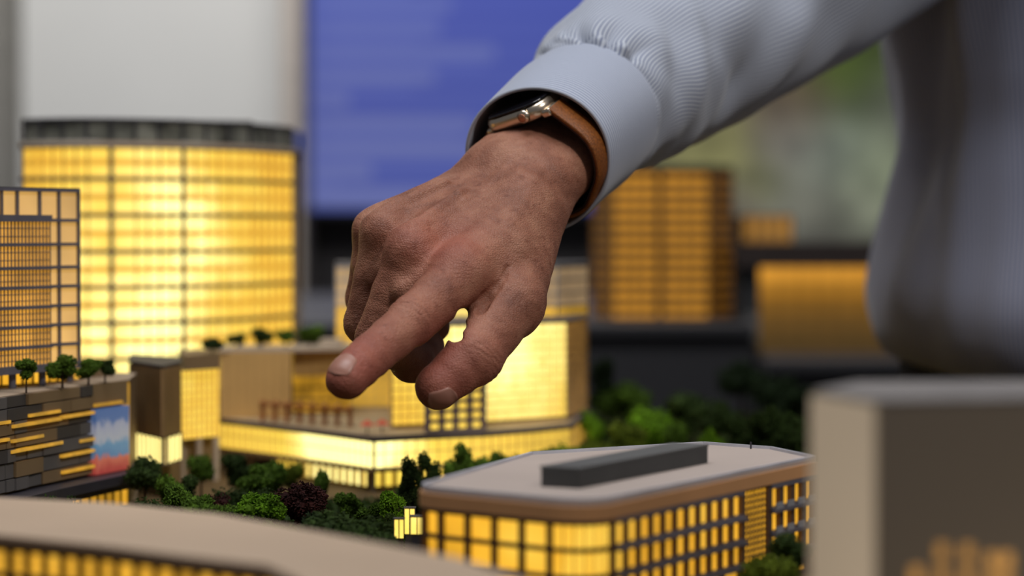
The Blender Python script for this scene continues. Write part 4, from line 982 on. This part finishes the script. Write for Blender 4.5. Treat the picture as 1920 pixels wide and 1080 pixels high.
for z in fz[2:4]:
    for i in range(4):
        u = .76 + .06 * i; at0(mr, MB().obox(*seg(u, u + .035), .0006, z + .0002, z + .0026, .0026), 'balcony_rail', M_RAIL)
facade(mr, seg(.05, .97), [fz[0] - .001, fz[1] - .001], .016, lit('ground_glow', AMB, .55, .5, 60), mull=M_CPD, gap=.006, slab=.0016, mw=.003)
at0(mr, MB().prism([tuple(p) for p in inset(outer, .0035)] + [(R2[0] - .003, R2[1] - .003), (Bb[0], Bb[1] - .003), (Lb[0] + .003, Lb[1] - .002)], 0, .0385), 'core', M_STONE3)
fs_ = MB()
fo_ = [tuple(p) for p in inset(outer, -.0022)] + [(R2[0] + .001, R2[1] + .001), (Bb[0], Bb[1] + .002), (Lb[0] - .002, Lb[1] + .001)]
at0(mr, MB().prism(fo_, .0382, .0432), 'fascia', M_COP)
fo2 = [tuple(p) for p in inset(outer, -.0012)] + [R2, (Bb[0], Bb[1] + .001), (Lb[0] - .001, Lb[1])]
at0(mr, MB().prism(fo2, .0432, .0446), 'roof', M_ROOF)
up = MB(); rp = fo2 + [fo2[0]]
for a, b in zip(rp[:-1], rp[1:]): up.obox(a, b, .0010, .0446, .0458, -.0010)
at0(mr, up, 'roof_upstand', plain('upstand_white', (.50, .50, .55), .45))
A2, B2 = Vector(PL(1085, .8535)), Vector(PL(1327, .948)); dd = (B2 - A2).normalized(); nn2 = Vector((-dd.y, dd.x))
A3, B3 = A2 + nn2 * .0150, B2 + nn2 * .0150
M_PR = plain('plant_room_grey', (.095, .095, .092), .6, 0, .1)
prm = at0(mr, MB().prism([A2, B2, B3, A3], .0446, .0512), 'plant_room', M_PR)
o = at0(mr, MB().prism([A2 - nn2 * .0004 - dd * .0004, B2 + dd * .0004 - nn2 * .0004, B3 + nn2 * .0004 + dd * .0004, A3 + nn2 * .0004 - dd * .0004], .0513, .0520), 'plant_room_lid', M_PR)
for i in range(11):
    z = .0452 + i * .00055
    at0(mr, MB().obox(A2, B2, .0003, z, z + .00028, 0).obox(A3, A2, .0003, z, z + .00028, 0), 'louvre', M_PR)
for px, py, Y in ((1400, 840, 1.03),):
    at0(mr, MB().cyl((PX(px, Y), Y - .02, .0446), (PX(px, Y), Y - .02, .0475), .0004, n=8), 'roof_vent', M_DARK)

# --- blurred roof nearest the camera, bottom left
nl_ = empty('flat_roofed_block', 'out-of-focus flat beige roof in the bottom foreground with lit windows below its edge', 'model building', (-.09, .75, 0))
far = [PL(-150, .872), PL(0, .858), PL(200, .842), PL(400, .810), PL(600, .760), PL(860, .699), PL(985, .655)]
near = [PL(-150, .772), PL(0, .7515), PL(200, .726), PL(350, .7026), PL(500, .684)]
wing = [PL(560, .655), PL(600, .560), PL(1020, .560)]
zq = .041
NP = near + wing
polyA = [PL(985, .655)] + [PL(860, .699), PL(600, .760), PL(400, .810), PL(200, .842), PL(0, .858), PL(-150, .872)]
allp = NP + polyA
at0(nl_, MB().prism(allp, zq - .0016, zq), 'roof', plain('tan_roof', (.54, .39, .27), .7, 0, .06, 12))
at0(nl_, MB().prism([tuple(p) for p in inset(NP, .0015)] + [(x, y - .0015) for x, y in polyA], zq - .0040, zq - .0017), 'eave', M_STONE3)
NI = [tuple(p) for p in inset(NP[:6], .004)]
facade(nl_, NI[:5], zrange(.0015, zq - .0042, 4), .0082, lit('near_glow', (1.0, .50, .04), .85, .35, 60), mull=M_CPD, gap=.0030, slab=.0020, slab_out=.0015, mw=.0016, m_out=.0014)
facade(nl_, NI[4:6], zrange(.0015, zq - .0042, 4), .0072, M_ST, mull=M_CPD, gap=.0018, slab=.0020)
at0(nl_, MB().prism([tuple(p) for p in inset(NP, .007)] + [(x * .995, y - .005) for x, y in polyA], 0, zq - .0041), 'core', M_STONE3)

# --- pale block nearest the camera, bottom right
wb = empty('frosted_white_block', 'large out-of-focus off-white block filling the bottom right corner', 'model building', (.13, .62, 0))
WL, WC, WR = PL(1526, .648), PL(1644, .612), PL(2300, .628); WB1, WB2 = PL(2280, .70), PL(1608, .688)
zwt = PZ(750, .612)
M_WH = lit('frosted_acrylic', (1.0, .70, .42), .12, .08, 10, painted_spots=[((.16, .60, .0), 1.3, .035)], base=.08, base_col=(.27, .23, .18))
M_WHS = lit('lit_face_acrylic', (1.0, .74, .48), .21, .06, 10, painted_spots=[((.085, .60, .02), .7, .05)], base=.7, base_col=(.5, .45, .36))  # brighter glowing copy added: the left face's warm light put into emission and colour
at0(wb, MB().prism([WL, WC, WR, WB1, WB2], 0, zwt - .0012), 'body', M_WH)
at0(wb, MB().obox(WL, WC, .0008, .0005, zwt - .0014, .0001), 'lit_face_panel', M_WHS)
at0(wb, MB().prism([WL, WC, WR, WB1, WB2], zwt - .0008, zwt), 'top_plate', plain('top_acrylic', (.27, .24, .225), .5))
M_SP = lit('small_window_glow', (1.0, .48, .12), .42, .2, 60)
A, B = Vector(WC), Vector(WR)
for px, py in ((1816, 1036), (1816, 1078), (1862, 1052), (1890, 1052), (1768, 1035), (1768, 1078), (1720, 1078), (1862, 1090), (1890, 1090)):
    u = ((px - 960) / FPX); # intersection with the wall line
    t = (u * A.y - A.x) / ((B.x - A.x) - u * (B.y - A.y)); p = A.lerp(B, t); d = (B - A).normalized(); z = PZ(py, p.y)
    at0(wb, MB().obox(p - d * .0014, p + d * .0014, .0006, z - .0021, z + .0021, -.0002), 'small_window', M_SP)
# --- tiny lit kiosks by the office
M_KI = lit('kiosk_glow', (1.0, .66, .10), 2.6, .2, 60)
for px, Y, w_, h_, lb in ((748, .985, .0024, .0095, 'small lit glass kiosk leftmost beside the bright green tree'), (768, .995, .0026, .0130, 'taller lit glass kiosk in the middle of three by the office'), (782, .975, .0032, .0085, 'small lit glass kiosk nearest the office corner')):
    w_ *= .85; x = PX(px, Y); o = empty('glass_kiosk', lb, 'kiosk', (x, Y, 0)); z0k = PZ(1008, Y) if px < 760 else PZ(1000, Y)
    at0(o, MB().box(x - w_ * .8, x + w_ * .8, Y - w_ * .8, Y + w_ * .8, 0, z0k), 'stem', M_DARK)
    at0(o, MB().box(x - w_, x + w_, Y - w_, Y + w_, z0k, z0k + h_ * .8), 'lantern', M_KI)
    fr2 = MB()
    for sx_ in (-1, 0, 1): fr2.box(x + sx_ * w_ - .0002, x + sx_ * w_ + .0002, Y - w_ - .0003, Y - w_, z0k, z0k + h_ * .8)
    fr2.box(x - w_ - .0003, x + w_ + .0003, Y - w_ - .0004, Y + w_, z0k + h_ * .8, z0k + h_ * .8 + .0005)
    at0(o, fr2, 'frame', M_DARK)
# --- distant tower and low building on the display plinths
bt2 = empty('distant_orange_tower', 'distant blurred tower with two columns of orange window rows just below the sleeve', 'model building', (PX(1245, 2.35), 2.35, zt))
DA = [PL(1112, 2.32), PL(1150, 2.30), PL(1232, 2.30)]; DB = [PL(1242, 2.30), PL(1328, 2.30), PL(1372, 2.34)]
zd1 = PZ(322, 2.3)
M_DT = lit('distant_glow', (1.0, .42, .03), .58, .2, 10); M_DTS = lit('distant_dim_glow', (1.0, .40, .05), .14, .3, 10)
flo = zrange(zt, zd1, 13)
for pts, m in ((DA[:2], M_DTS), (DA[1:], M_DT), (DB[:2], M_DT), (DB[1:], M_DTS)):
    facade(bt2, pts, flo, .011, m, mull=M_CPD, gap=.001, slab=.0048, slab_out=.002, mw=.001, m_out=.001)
at0(bt2, MB().prism([PL(1112, 2.325), PL(1150, 2.304), PL(1328, 2.304), PL(1372, 2.345), PL(1372, 2.5), PL(1112, 2.5)], zt, zd1), 'core', plain('tower_core_brown', (.10, .06, .03), .7))
at0(bt2, MB().prism([PL(1110, 2.32), PL(1150, 2.296), PL(1328, 2.296), PL(1374, 2.34), PL(1374, 2.5), PL(1110, 2.5)], zd1, zd1 + .006), 'roof', M_DARK)
lb = empty('distant_flat_building', 'distant blurred low building glowing orange under a wide dark roof slab', 'model building', (PX(1560, 2.3), 2.3, zt3))
M_LB = lit('wide_glow', (1.0, .44, .03), .55, .1, 6)
za, zb2 = zt3, PZ(500, 2.25)
for k, (z0k, z1k) in enumerate(zip(zrange(za, zb2, 5)[:-1], zrange(za, zb2, 5)[1:])):
    mk = lit('wide_glow_row', (1.0, .44 , .05), (.03, .07, .15, .34, .66)[k], .1, 6)
    facade(lb, [PL(1424, 2.25), PL(1720, 2.25)], [z0k, z1k], .018, mk, gap=.0008, slab=.0008, mw=.0005, slab_out=.0006, m_out=.0005, mull=plain('wide_mullion', (.22, .13, .04), .6))
at0(lb, MB().prism([PL(1424, 2.255), PL(1720, 2.255), PL(1720, 2.5), PL(1424, 2.5)], za, zb2), 'core', M_STONE2)
at0(lb, MB().prism([PL(1378, 2.22), PL(1740, 2.22), PL(1740, 2.55), PL(1378, 2.55)], zb2, PZ(455, 2.25)), 'roof_slab', plain('dark_brown_slab', (.045, .03, .025), .7))
M_LB2 = lit('penthouse_glow', (1.0, .45, .08), .25, .2, 10)
facade(lb, [PL(1392, 2.40), PL(1486, 2.40)], [PZ(455, 2.25), PZ(405, 2.4)], .012, M_LB2, gap=.002)
at0(lb, MB().box(PX(1392, 2.41), PX(1486, 2.41), 2.405, 2.5, PZ(455, 2.25), PZ(403, 2.4)), 'penthouse', M_STONE2)
at0(lb, MB().prism([PL(1376, 2.3), PL(1398, 2.3), PL(1398, 2.33), PL(1376, 2.33)], zt + .0005, zb2), 'end_wall', M_STONE2)
# ------------------------------------------------------------------ model trees: flocked crowns on wire trunks
def leaf_mat(name, c, var=.45, glow=0):
    m, nt, b = new_mat(name)
    geo = N(nt, 'ShaderNodeNewGeometry'); r = ramp(nt, [(0, [q * (1 - var) for q in c]), (.6, c), (1, [min(1, q * (1 + var * 1.2)) for q in c])])
    L(nt, geo.outputs['Random Per Island'], r.inputs[0]); L(nt, r.outputs[0], b.inputs['Base Color']); b.inputs['Roughness'].default_value = .8
    b.inputs['Specular IOR Level'].default_value = .2
    tr = N(nt, 'ShaderNodeBsdfTranslucent'); L(nt, r.outputs[0], tr.inputs[0]); mx = N(nt, 'ShaderNodeMixShader'); mx.inputs[0].default_value = .3
    L(nt, b.outputs[0], mx.inputs[1]); L(nt, tr.outputs[0], mx.inputs[2]); L(nt, mx.outputs[0], nt.nodes['Material Output'].inputs[0])
    return m
LM = {'g': leaf_mat('foliage_green', (.085, .155, .014)), 'b': leaf_mat('foliage_bright', (.135, .27, .010)), 'd': leaf_mat('foliage_dark', (.035, .062, .012)), 'k': leaf_mat('foliage_blackish_green', (.018, .034, .010)),  # last entry: nearly black leaf colour
      'r': leaf_mat('foliage_dark_red', (.040, .010, .008)), 'y': leaf_mat('foliage_olive', (.12, .16, .012))}
TRK = plain('trunk_brown', (.06, .035, .02), .9, 0, .2)
def crown_verts(kind, seed, nf=3200):
    """unit crown: width 1, height 1, base at z=0. Flock granules on clusters."""
    g = np.random.default_rng(seed)
    if kind == 'round': n = 16; c = g.normal(size=(n, 3)); c /= np.linalg.norm(c, axis=1)[:, None]; c *= g.uniform(.12, .32, (n, 1)); c += (0, 0, .5); rad = g.uniform(.13, .22, n)
    elif kind == 'lumpy': n = 9; c = g.normal(size=(n, 3)); c /= np.linalg.norm(c, axis=1)[:, None]; c *= np.array((.33, .33, .33)) * g.uniform(.6, 1, (n, 1)); c += (0, 0, .5); rad = g.uniform(.14, .21, n)
    else: n = 16; c = g.uniform(-1, 1, (n, 3)) * (.36, .36, .18) + (0, 0, .42); rad = g.uniform(.15, .25, n)   # low mound
    which = g.integers(0, n, nf); d = g.normal(size=(nf, 3)); d /= np.linalg.norm(d, axis=1)[:, None]
    p = c[which] + d * (rad[which] * g.uniform(.78, 1.08, nf))[:, None]
    # drop granules buried deep inside other clusters
    dist = np.linalg.norm(p[:, None] - c[None], axis=2) / rad[None]; keep = (dist.min(1) > .72); p, d = p[keep], d[keep]
    nf = len(p); s = g.uniform(.020, .042, nf)
    t = np.cross(d, g.normal(size=(nf, 3))); t /= np.linalg.norm(t, axis=1)[:, None]; bt_ = np.cross(d, t)
    d2 = d + .8 * g.normal(size=(nf, 3)) * .5; 
    v = np.stack([p + t * s[:, None], p + bt_ * s[:, None], p - t * s[:, None], p - bt_ * s[:, None] * .6 , p + d2 * s[:, None] * 1.1], 1).reshape(-1, 3)
    base = np.arange(nf)[:, None] * 5
    f = np.concatenate([base + np.array(q) for q in ((0, 1, 4), (1, 2, 4), (2, 3, 4), (3, 0, 4))])
    # dense hidden centre of each cluster
    return v, f, c, rad
_cr = {}
def crown_mesh(kind, seed, mk, nf):
    key = (kind, seed, mk, nf)
    if key not in _cr:
        v, f, c, rad = crown_verts(kind, seed, nf); vs = [v]; fs = [f]; k = len(v)
        bm = bmesh.new(); bmesh.ops.create_icosphere(bm, subdivisions=2, radius=1); sv = np.array([q.co[:] for q in bm.verts]); sf = np.array([[x.index for x in q.verts] for q in bm.faces]); bm.free()
        for ci, ri in zip(c, rad): vs.append(sv * ri * .72 * (1 + .08 * np.sin(sv[:, :1] * 9 + sv[:, 1:2] * 7)) + ci); fs.append(sf + k); k += len(sv)
        m = np_mesh('crown', np.concatenate(vs), np.concatenate(fs)); m.polygons.foreach_set('use_smooth', [False] * len(m.polygons)); m.materials.append(LM[mk]); _cr[key] = m
    return _cr[key]
_tm = {}
def trunk_mesh(kind):
    if kind not in _tm:
        m = MB(); m.cyl((0, 0, 0), (.004, 0, .5), .05, .035, 8).cyl((.004, 0, .42), (.16, .03, .78), .028, .014, 6).cyl((.004, 0, .45), (-.15, -.04, .8), .026, .012, 6).cyl((0, 0, .42), (.01, .12, .85), .024, .012, 6)
        _tm[kind] = m.mesh('trunk'); _tm[kind].materials.append(TRK)
    return _tm[kind]
def tree(px, top, Y, wpx, mk, label, kind='round', z0=0.0, name='model_tree', cat='tree', nf=1500, group=None, bare=.28):
    x = PX(px, Y); zt1_ = PZ(top, Y); w_ = wpx * 1.22 * Y / FPX; h = max(zt1_ - z0, .004)
    t = empty(name, label, cat, (x, Y, z0), group)
    low = kind == 'mound'; ch = h * (.98 if low else 1 - bare)
    if not low: ch = max(ch, min(w_ * .8, h * .97))
    seed = (int(px * 7 + top) % 5) + (10 if nf > 2000 else 0)
    c = bpy.data.objects.new('crown', crown_mesh(kind, seed, mk, nf)); COL.objects.link(c); c.parent = t
    c.location = (0, 0, h - ch * 1.0); c.scale = (w_ * 1.12, w_ * 1.12, ch * 1.08); c.rotation_euler = (0, 0, px * 1.3)
    k = bpy.data.objects.new('trunk', trunk_mesh(0)); COL.objects.link(k); k.parent = t
    k.scale = (w_ * .8, w_ * .8, h * .92) if not low else (w_ * .5, w_ * .5, h * .5)
    return t
R_ = 'round'; L_ = 'lumpy'; M_ = 'mound'
for a in (
 # in focus, behind the foreground roof
 (340, 903, 1.02, 58, 'g', 'sharp mid-green tree, tallest of the focused clump behind the beige roof', L_, 3200),
 (378, 920, 1.00, 74, 'g', 'sharp leafy tree just right of the tallest focused one', R_, 3200),
 (414, 938, 1.00, 52, 'g', 'small focused green tree between two larger ones above the beige roof', R_, 3200),
 (484, 926, 1.01, 78, 'b', 'round bright-green focused tree beside the dark red tree', R_, 3200),
 (502, 968, .965, 74, 'g', 'low green bush at the beige roof edge below the round bright tree', M_, 3200),
 (570, 909, 1.04, 98, 'r', 'dark red-leaved tree among the green ones', R_, 3200),
 (640, 950, .97, 130, 'd', 'wide dark-green bush right of the dark red tree', M_, 3200),
 (704, 980, .95, 84, 'd', 'dark-green bush at the right end of the beige roof', M_, 3200),
 (741, 916, 1.03, 50, 'b', 'vivid lime-green tree beside the kiosks', L_, 3200),
 (718, 936, 1.045, 42, 'g', 'small green shrub just left of the lime-green tree', L_, 3200),
 (740, 962, 1.00, 46, 'd', 'dark shrub under the lime-green tree by the kiosks', R_, 2400),
 (690, 945, 1.06, 50, 'g', 'small tree in front of the lit podium corner column', L_, 2400),
 (655, 917, 1.08, 46, 'g', 'narrow green tree right of and behind the dark red tree', L_, 2400),
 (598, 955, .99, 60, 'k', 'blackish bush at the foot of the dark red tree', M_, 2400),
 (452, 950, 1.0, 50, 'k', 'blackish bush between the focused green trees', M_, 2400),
 (300, 940, 1.03, 60, 'd', 'dark bush left of the tallest focused tree', M_, 2400),
 # softer, further back
 (270, 853, 1.15, 66, 'd', 'dark tree in front of the glowing base of the fluted block', R_, 1500),
 (316, 884, 1.10, 48, 'g', 'green tree below the fluted block', R_, 1500),
 (352, 890, 1.12, 42, 'd', 'small dark tree between the fluted block and stair block', R_, 1500),
 (376, 848, 1.20, 50, 'g', 'slender green tree in front of the glowing stair block', R_, 1500),
 (442, 850, 1.20, 54, 'd', 'dark tree at the left end of the glowing band', R_, 1500),
 (478, 872, 1.15, 62, 'g', 'full green tree under the glowing band', L_, 1500),
 (512, 862, 1.17, 52, 'g', 'green tree below the brightest start of the band', R_, 1500),
 (545, 866, 1.20, 44, 'y', 'yellow-green tree against the blazing shopfront', R_, 1500),
 (604, 878, 1.16, 28, 'g', 'tiny round tree standing alone before the shopfront', R_, 1500),
 (445, 905, 1.12, 60, 'd', 'low dark tree in the second row under the band', M_, 1500),
 (505, 905, 1.10, 60, 'd', 'dark bush behind the round bright-green tree', M_, 1500),
 (400, 915, 1.08, 50, 'r', 'low dark red bush behind the small focused tree', M_, 1500),
 (245, 938, 1.04, 44, 'g', 'small green bush at the foot of the stone podium canopy', M_, 1500),
 (72, 908, 1.01, 62, 'd', 'dark green bush before the podium shopfront, left one of two', M_, 1500),
 (105, 915, .99, 56, 'd', 'dark green bush before the podium shopfront, right one of two', M_, 1500),
 (280, 925, 1.07, 60, 'd', 'low dark bush by the end of the podium canopy', M_, 1500),
 # right of the podium corner
 (768, 863, 1.12, 44, 'd', 'dark slim tree just right of the podium corner column', L_, 1500),
 (798, 853, 1.14, 42, 'd', 'dark slim tree overlapping the left corner of the office roof', L_, 1500),
 (780, 905, 1.08, 60, 'd', 'dark bush tucked behind the rounded office corner', M_, 1500),
 (862, 836, 1.18, 48, 'g', 'open-crowned tree with light showing through below the thumb', L_, 1500),
 (898, 856, 1.22, 40, 'g', 'low green tree between the open-crowned tree and the bright block', R_, 1500),
 (932, 844, 1.22, 44, 'g', 'green tree before the middle of the bright grid block', R_, 1500),
 (985, 838, 1.24, 52, 'y', 'olive tree rising behind the pale office roof', M_, 1500),
 (1030, 826, 1.28, 58, 'g', 'green bush at the foot of the bright grid block', M_, 1500),
 (1072, 822, 1.28, 56, 'b', 'bright green bush at the right foot of the grid block', M_, 1500),
 # wood at the back right
 (1108, 765, 1.40, 40, 'b', 'bright green tree touching the right edge of the lattice tower', R_, 1500),
 (1128, 678, 1.62, 62, 'k', 'tall dark olive tree, leftmost of the back wood', L_, 1500),
 (1172, 714, 1.56, 92, 'g', 'broad green tree near the left of the back wood', R_, 1500),
 (1228, 760, 1.36, 82, 'b', 'bright green rounded tree in the middle of the back wood', R_, 1500),
 (1176, 790, 1.32, 66, 'y', 'yellow-green tree below the broad green one', R_, 1500),
 (1120, 808, 1.30, 56, 'y', 'yellow-green bush at the left foot of the wood', M_, 1500),
 (1288, 736, 1.50, 92, 'd', 'dark green tree behind the bright rounded one', R_, 1500),
 (1345, 748, 1.45, 84, 'd', 'dark green tree in the middle of the back wood', R_, 1500),
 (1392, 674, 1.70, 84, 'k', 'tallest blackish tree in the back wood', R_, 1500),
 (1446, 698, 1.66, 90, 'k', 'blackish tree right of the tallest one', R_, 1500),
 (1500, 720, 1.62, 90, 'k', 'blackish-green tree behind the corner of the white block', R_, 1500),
 (1266, 790, 1.30, 50, 'g', 'small green tree behind the roof plant room', R_, 1500),
 (1334, 800, 1.27, 44, 'b', 'small bright green bush right of the roof plant room', R_, 1500),
 (1398, 776, 1.30, 60, 'd', 'dark green tree above the pale roof, left of three', L_, 2400),
 (1440, 764, 1.27, 62, 'd', 'dark green tree above the pale roof, middle of three', L_, 2400),
 (1470, 762, 1.26, 56, 'd', 'feathery dark green tree above the pale roof, right of three', L_, 2400),
 (1502, 786, 1.24, 54, 'd', 'dark green tree against the left edge of the white block', R_, 2400),
 # beside the office
 (1484, 1000, .905, 76, 'd', 'green tree at the street end of the office front', R_, 2400),
 (1446, 1030, .895, 66, 'y', 'low olive bush before the office front', M_, 2400),
):
    tree(*a[:6], kind=a[6], nf=a[7])
for px, top, Y, wd, lb in ((48, 673, 1.085, 40, 'roof tree at the left edge before the stilted block'), (116, 664, 1.118, 54, 'broad roof tree in the middle of the stone podium deck'), (165, 665, 1.145, 48, 'roof tree second from the right on the stone podium'), (196, 668, 1.16, 38, 'darkest roof tree at the right end of the stone podium')):
    tree(px, top, Y, wd, 'g' if px != 196 else 'd', lb, kind=L_, z0=.0628, nf=2400, bare=.42)
for px, top, Y, wd, lb in ((398, 640, 1.315, 34, 'dark shrub on the cap of the stair block'), (444, 632, 1.41, 30, 'roof tree leftmost on the beige terrace pavilion'), (490, 619, 1.415, 33, 'dark round roof tree, tallest on the terrace pavilion'), (535, 623, 1.42, 32, 'roof tree in the middle of the terrace pavilion roof'), (584, 617, 1.43, 38, 'soft green roof tree nearest the fingers on the pavilion')):
    tree(px, top - 8, Y, wd * 1.2, 'g' if px > 500 else 'd', lb, kind=R_, z0=(zs1 + .0085) if px < 400 else ztp, nf=1500, bare=.25)
# dense flock filling the ground between trees
gnv = []; g = np.random.default_rng(3)
def flock(n, xr, yr, h):
    x = g.uniform(*xr, n); y = g.uniform(*yr, n); return np.stack([x, y, g.uniform(0, h, n)], 1)
pts = np.concatenate([flock(9000, (-.17, -.035), (.88, 1.20), .003), flock(7000, (-.06, .19), (1.06, 1.24), .003), flock(9000, (.05, .21), (1.2, 1.75), .005)])
s = g.uniform(.0008, .0020, len(pts)); d = g.normal(size=(len(pts), 3)); d /= np.linalg.norm(d, axis=1)[:, None]; t = np.cross(d, g.normal(size=d.shape)); t /= np.linalg.norm(t, axis=1)[:, None]; b2 = np.cross(d, t)
v = np.stack([pts + t * s[:, None], pts + b2 * s[:, None], pts - t * s[:, None] - b2 * s[:, None], pts + d * s[:, None]], 1).reshape(-1, 3); v[:, 2] = np.maximum(v[:, 2], 0)
base = np.arange(len(pts))[:, None] * 4
gm = np_mesh('ground_flock', v, np.concatenate([base + np.array(q) for q in ((0, 1, 3), (1, 2, 3), (2, 0, 3))]))
go = link('grass', gm, LM['d']); tag(go, 'dark green flock grass covering the ground between the model trees', 'grass', kind='stuff')
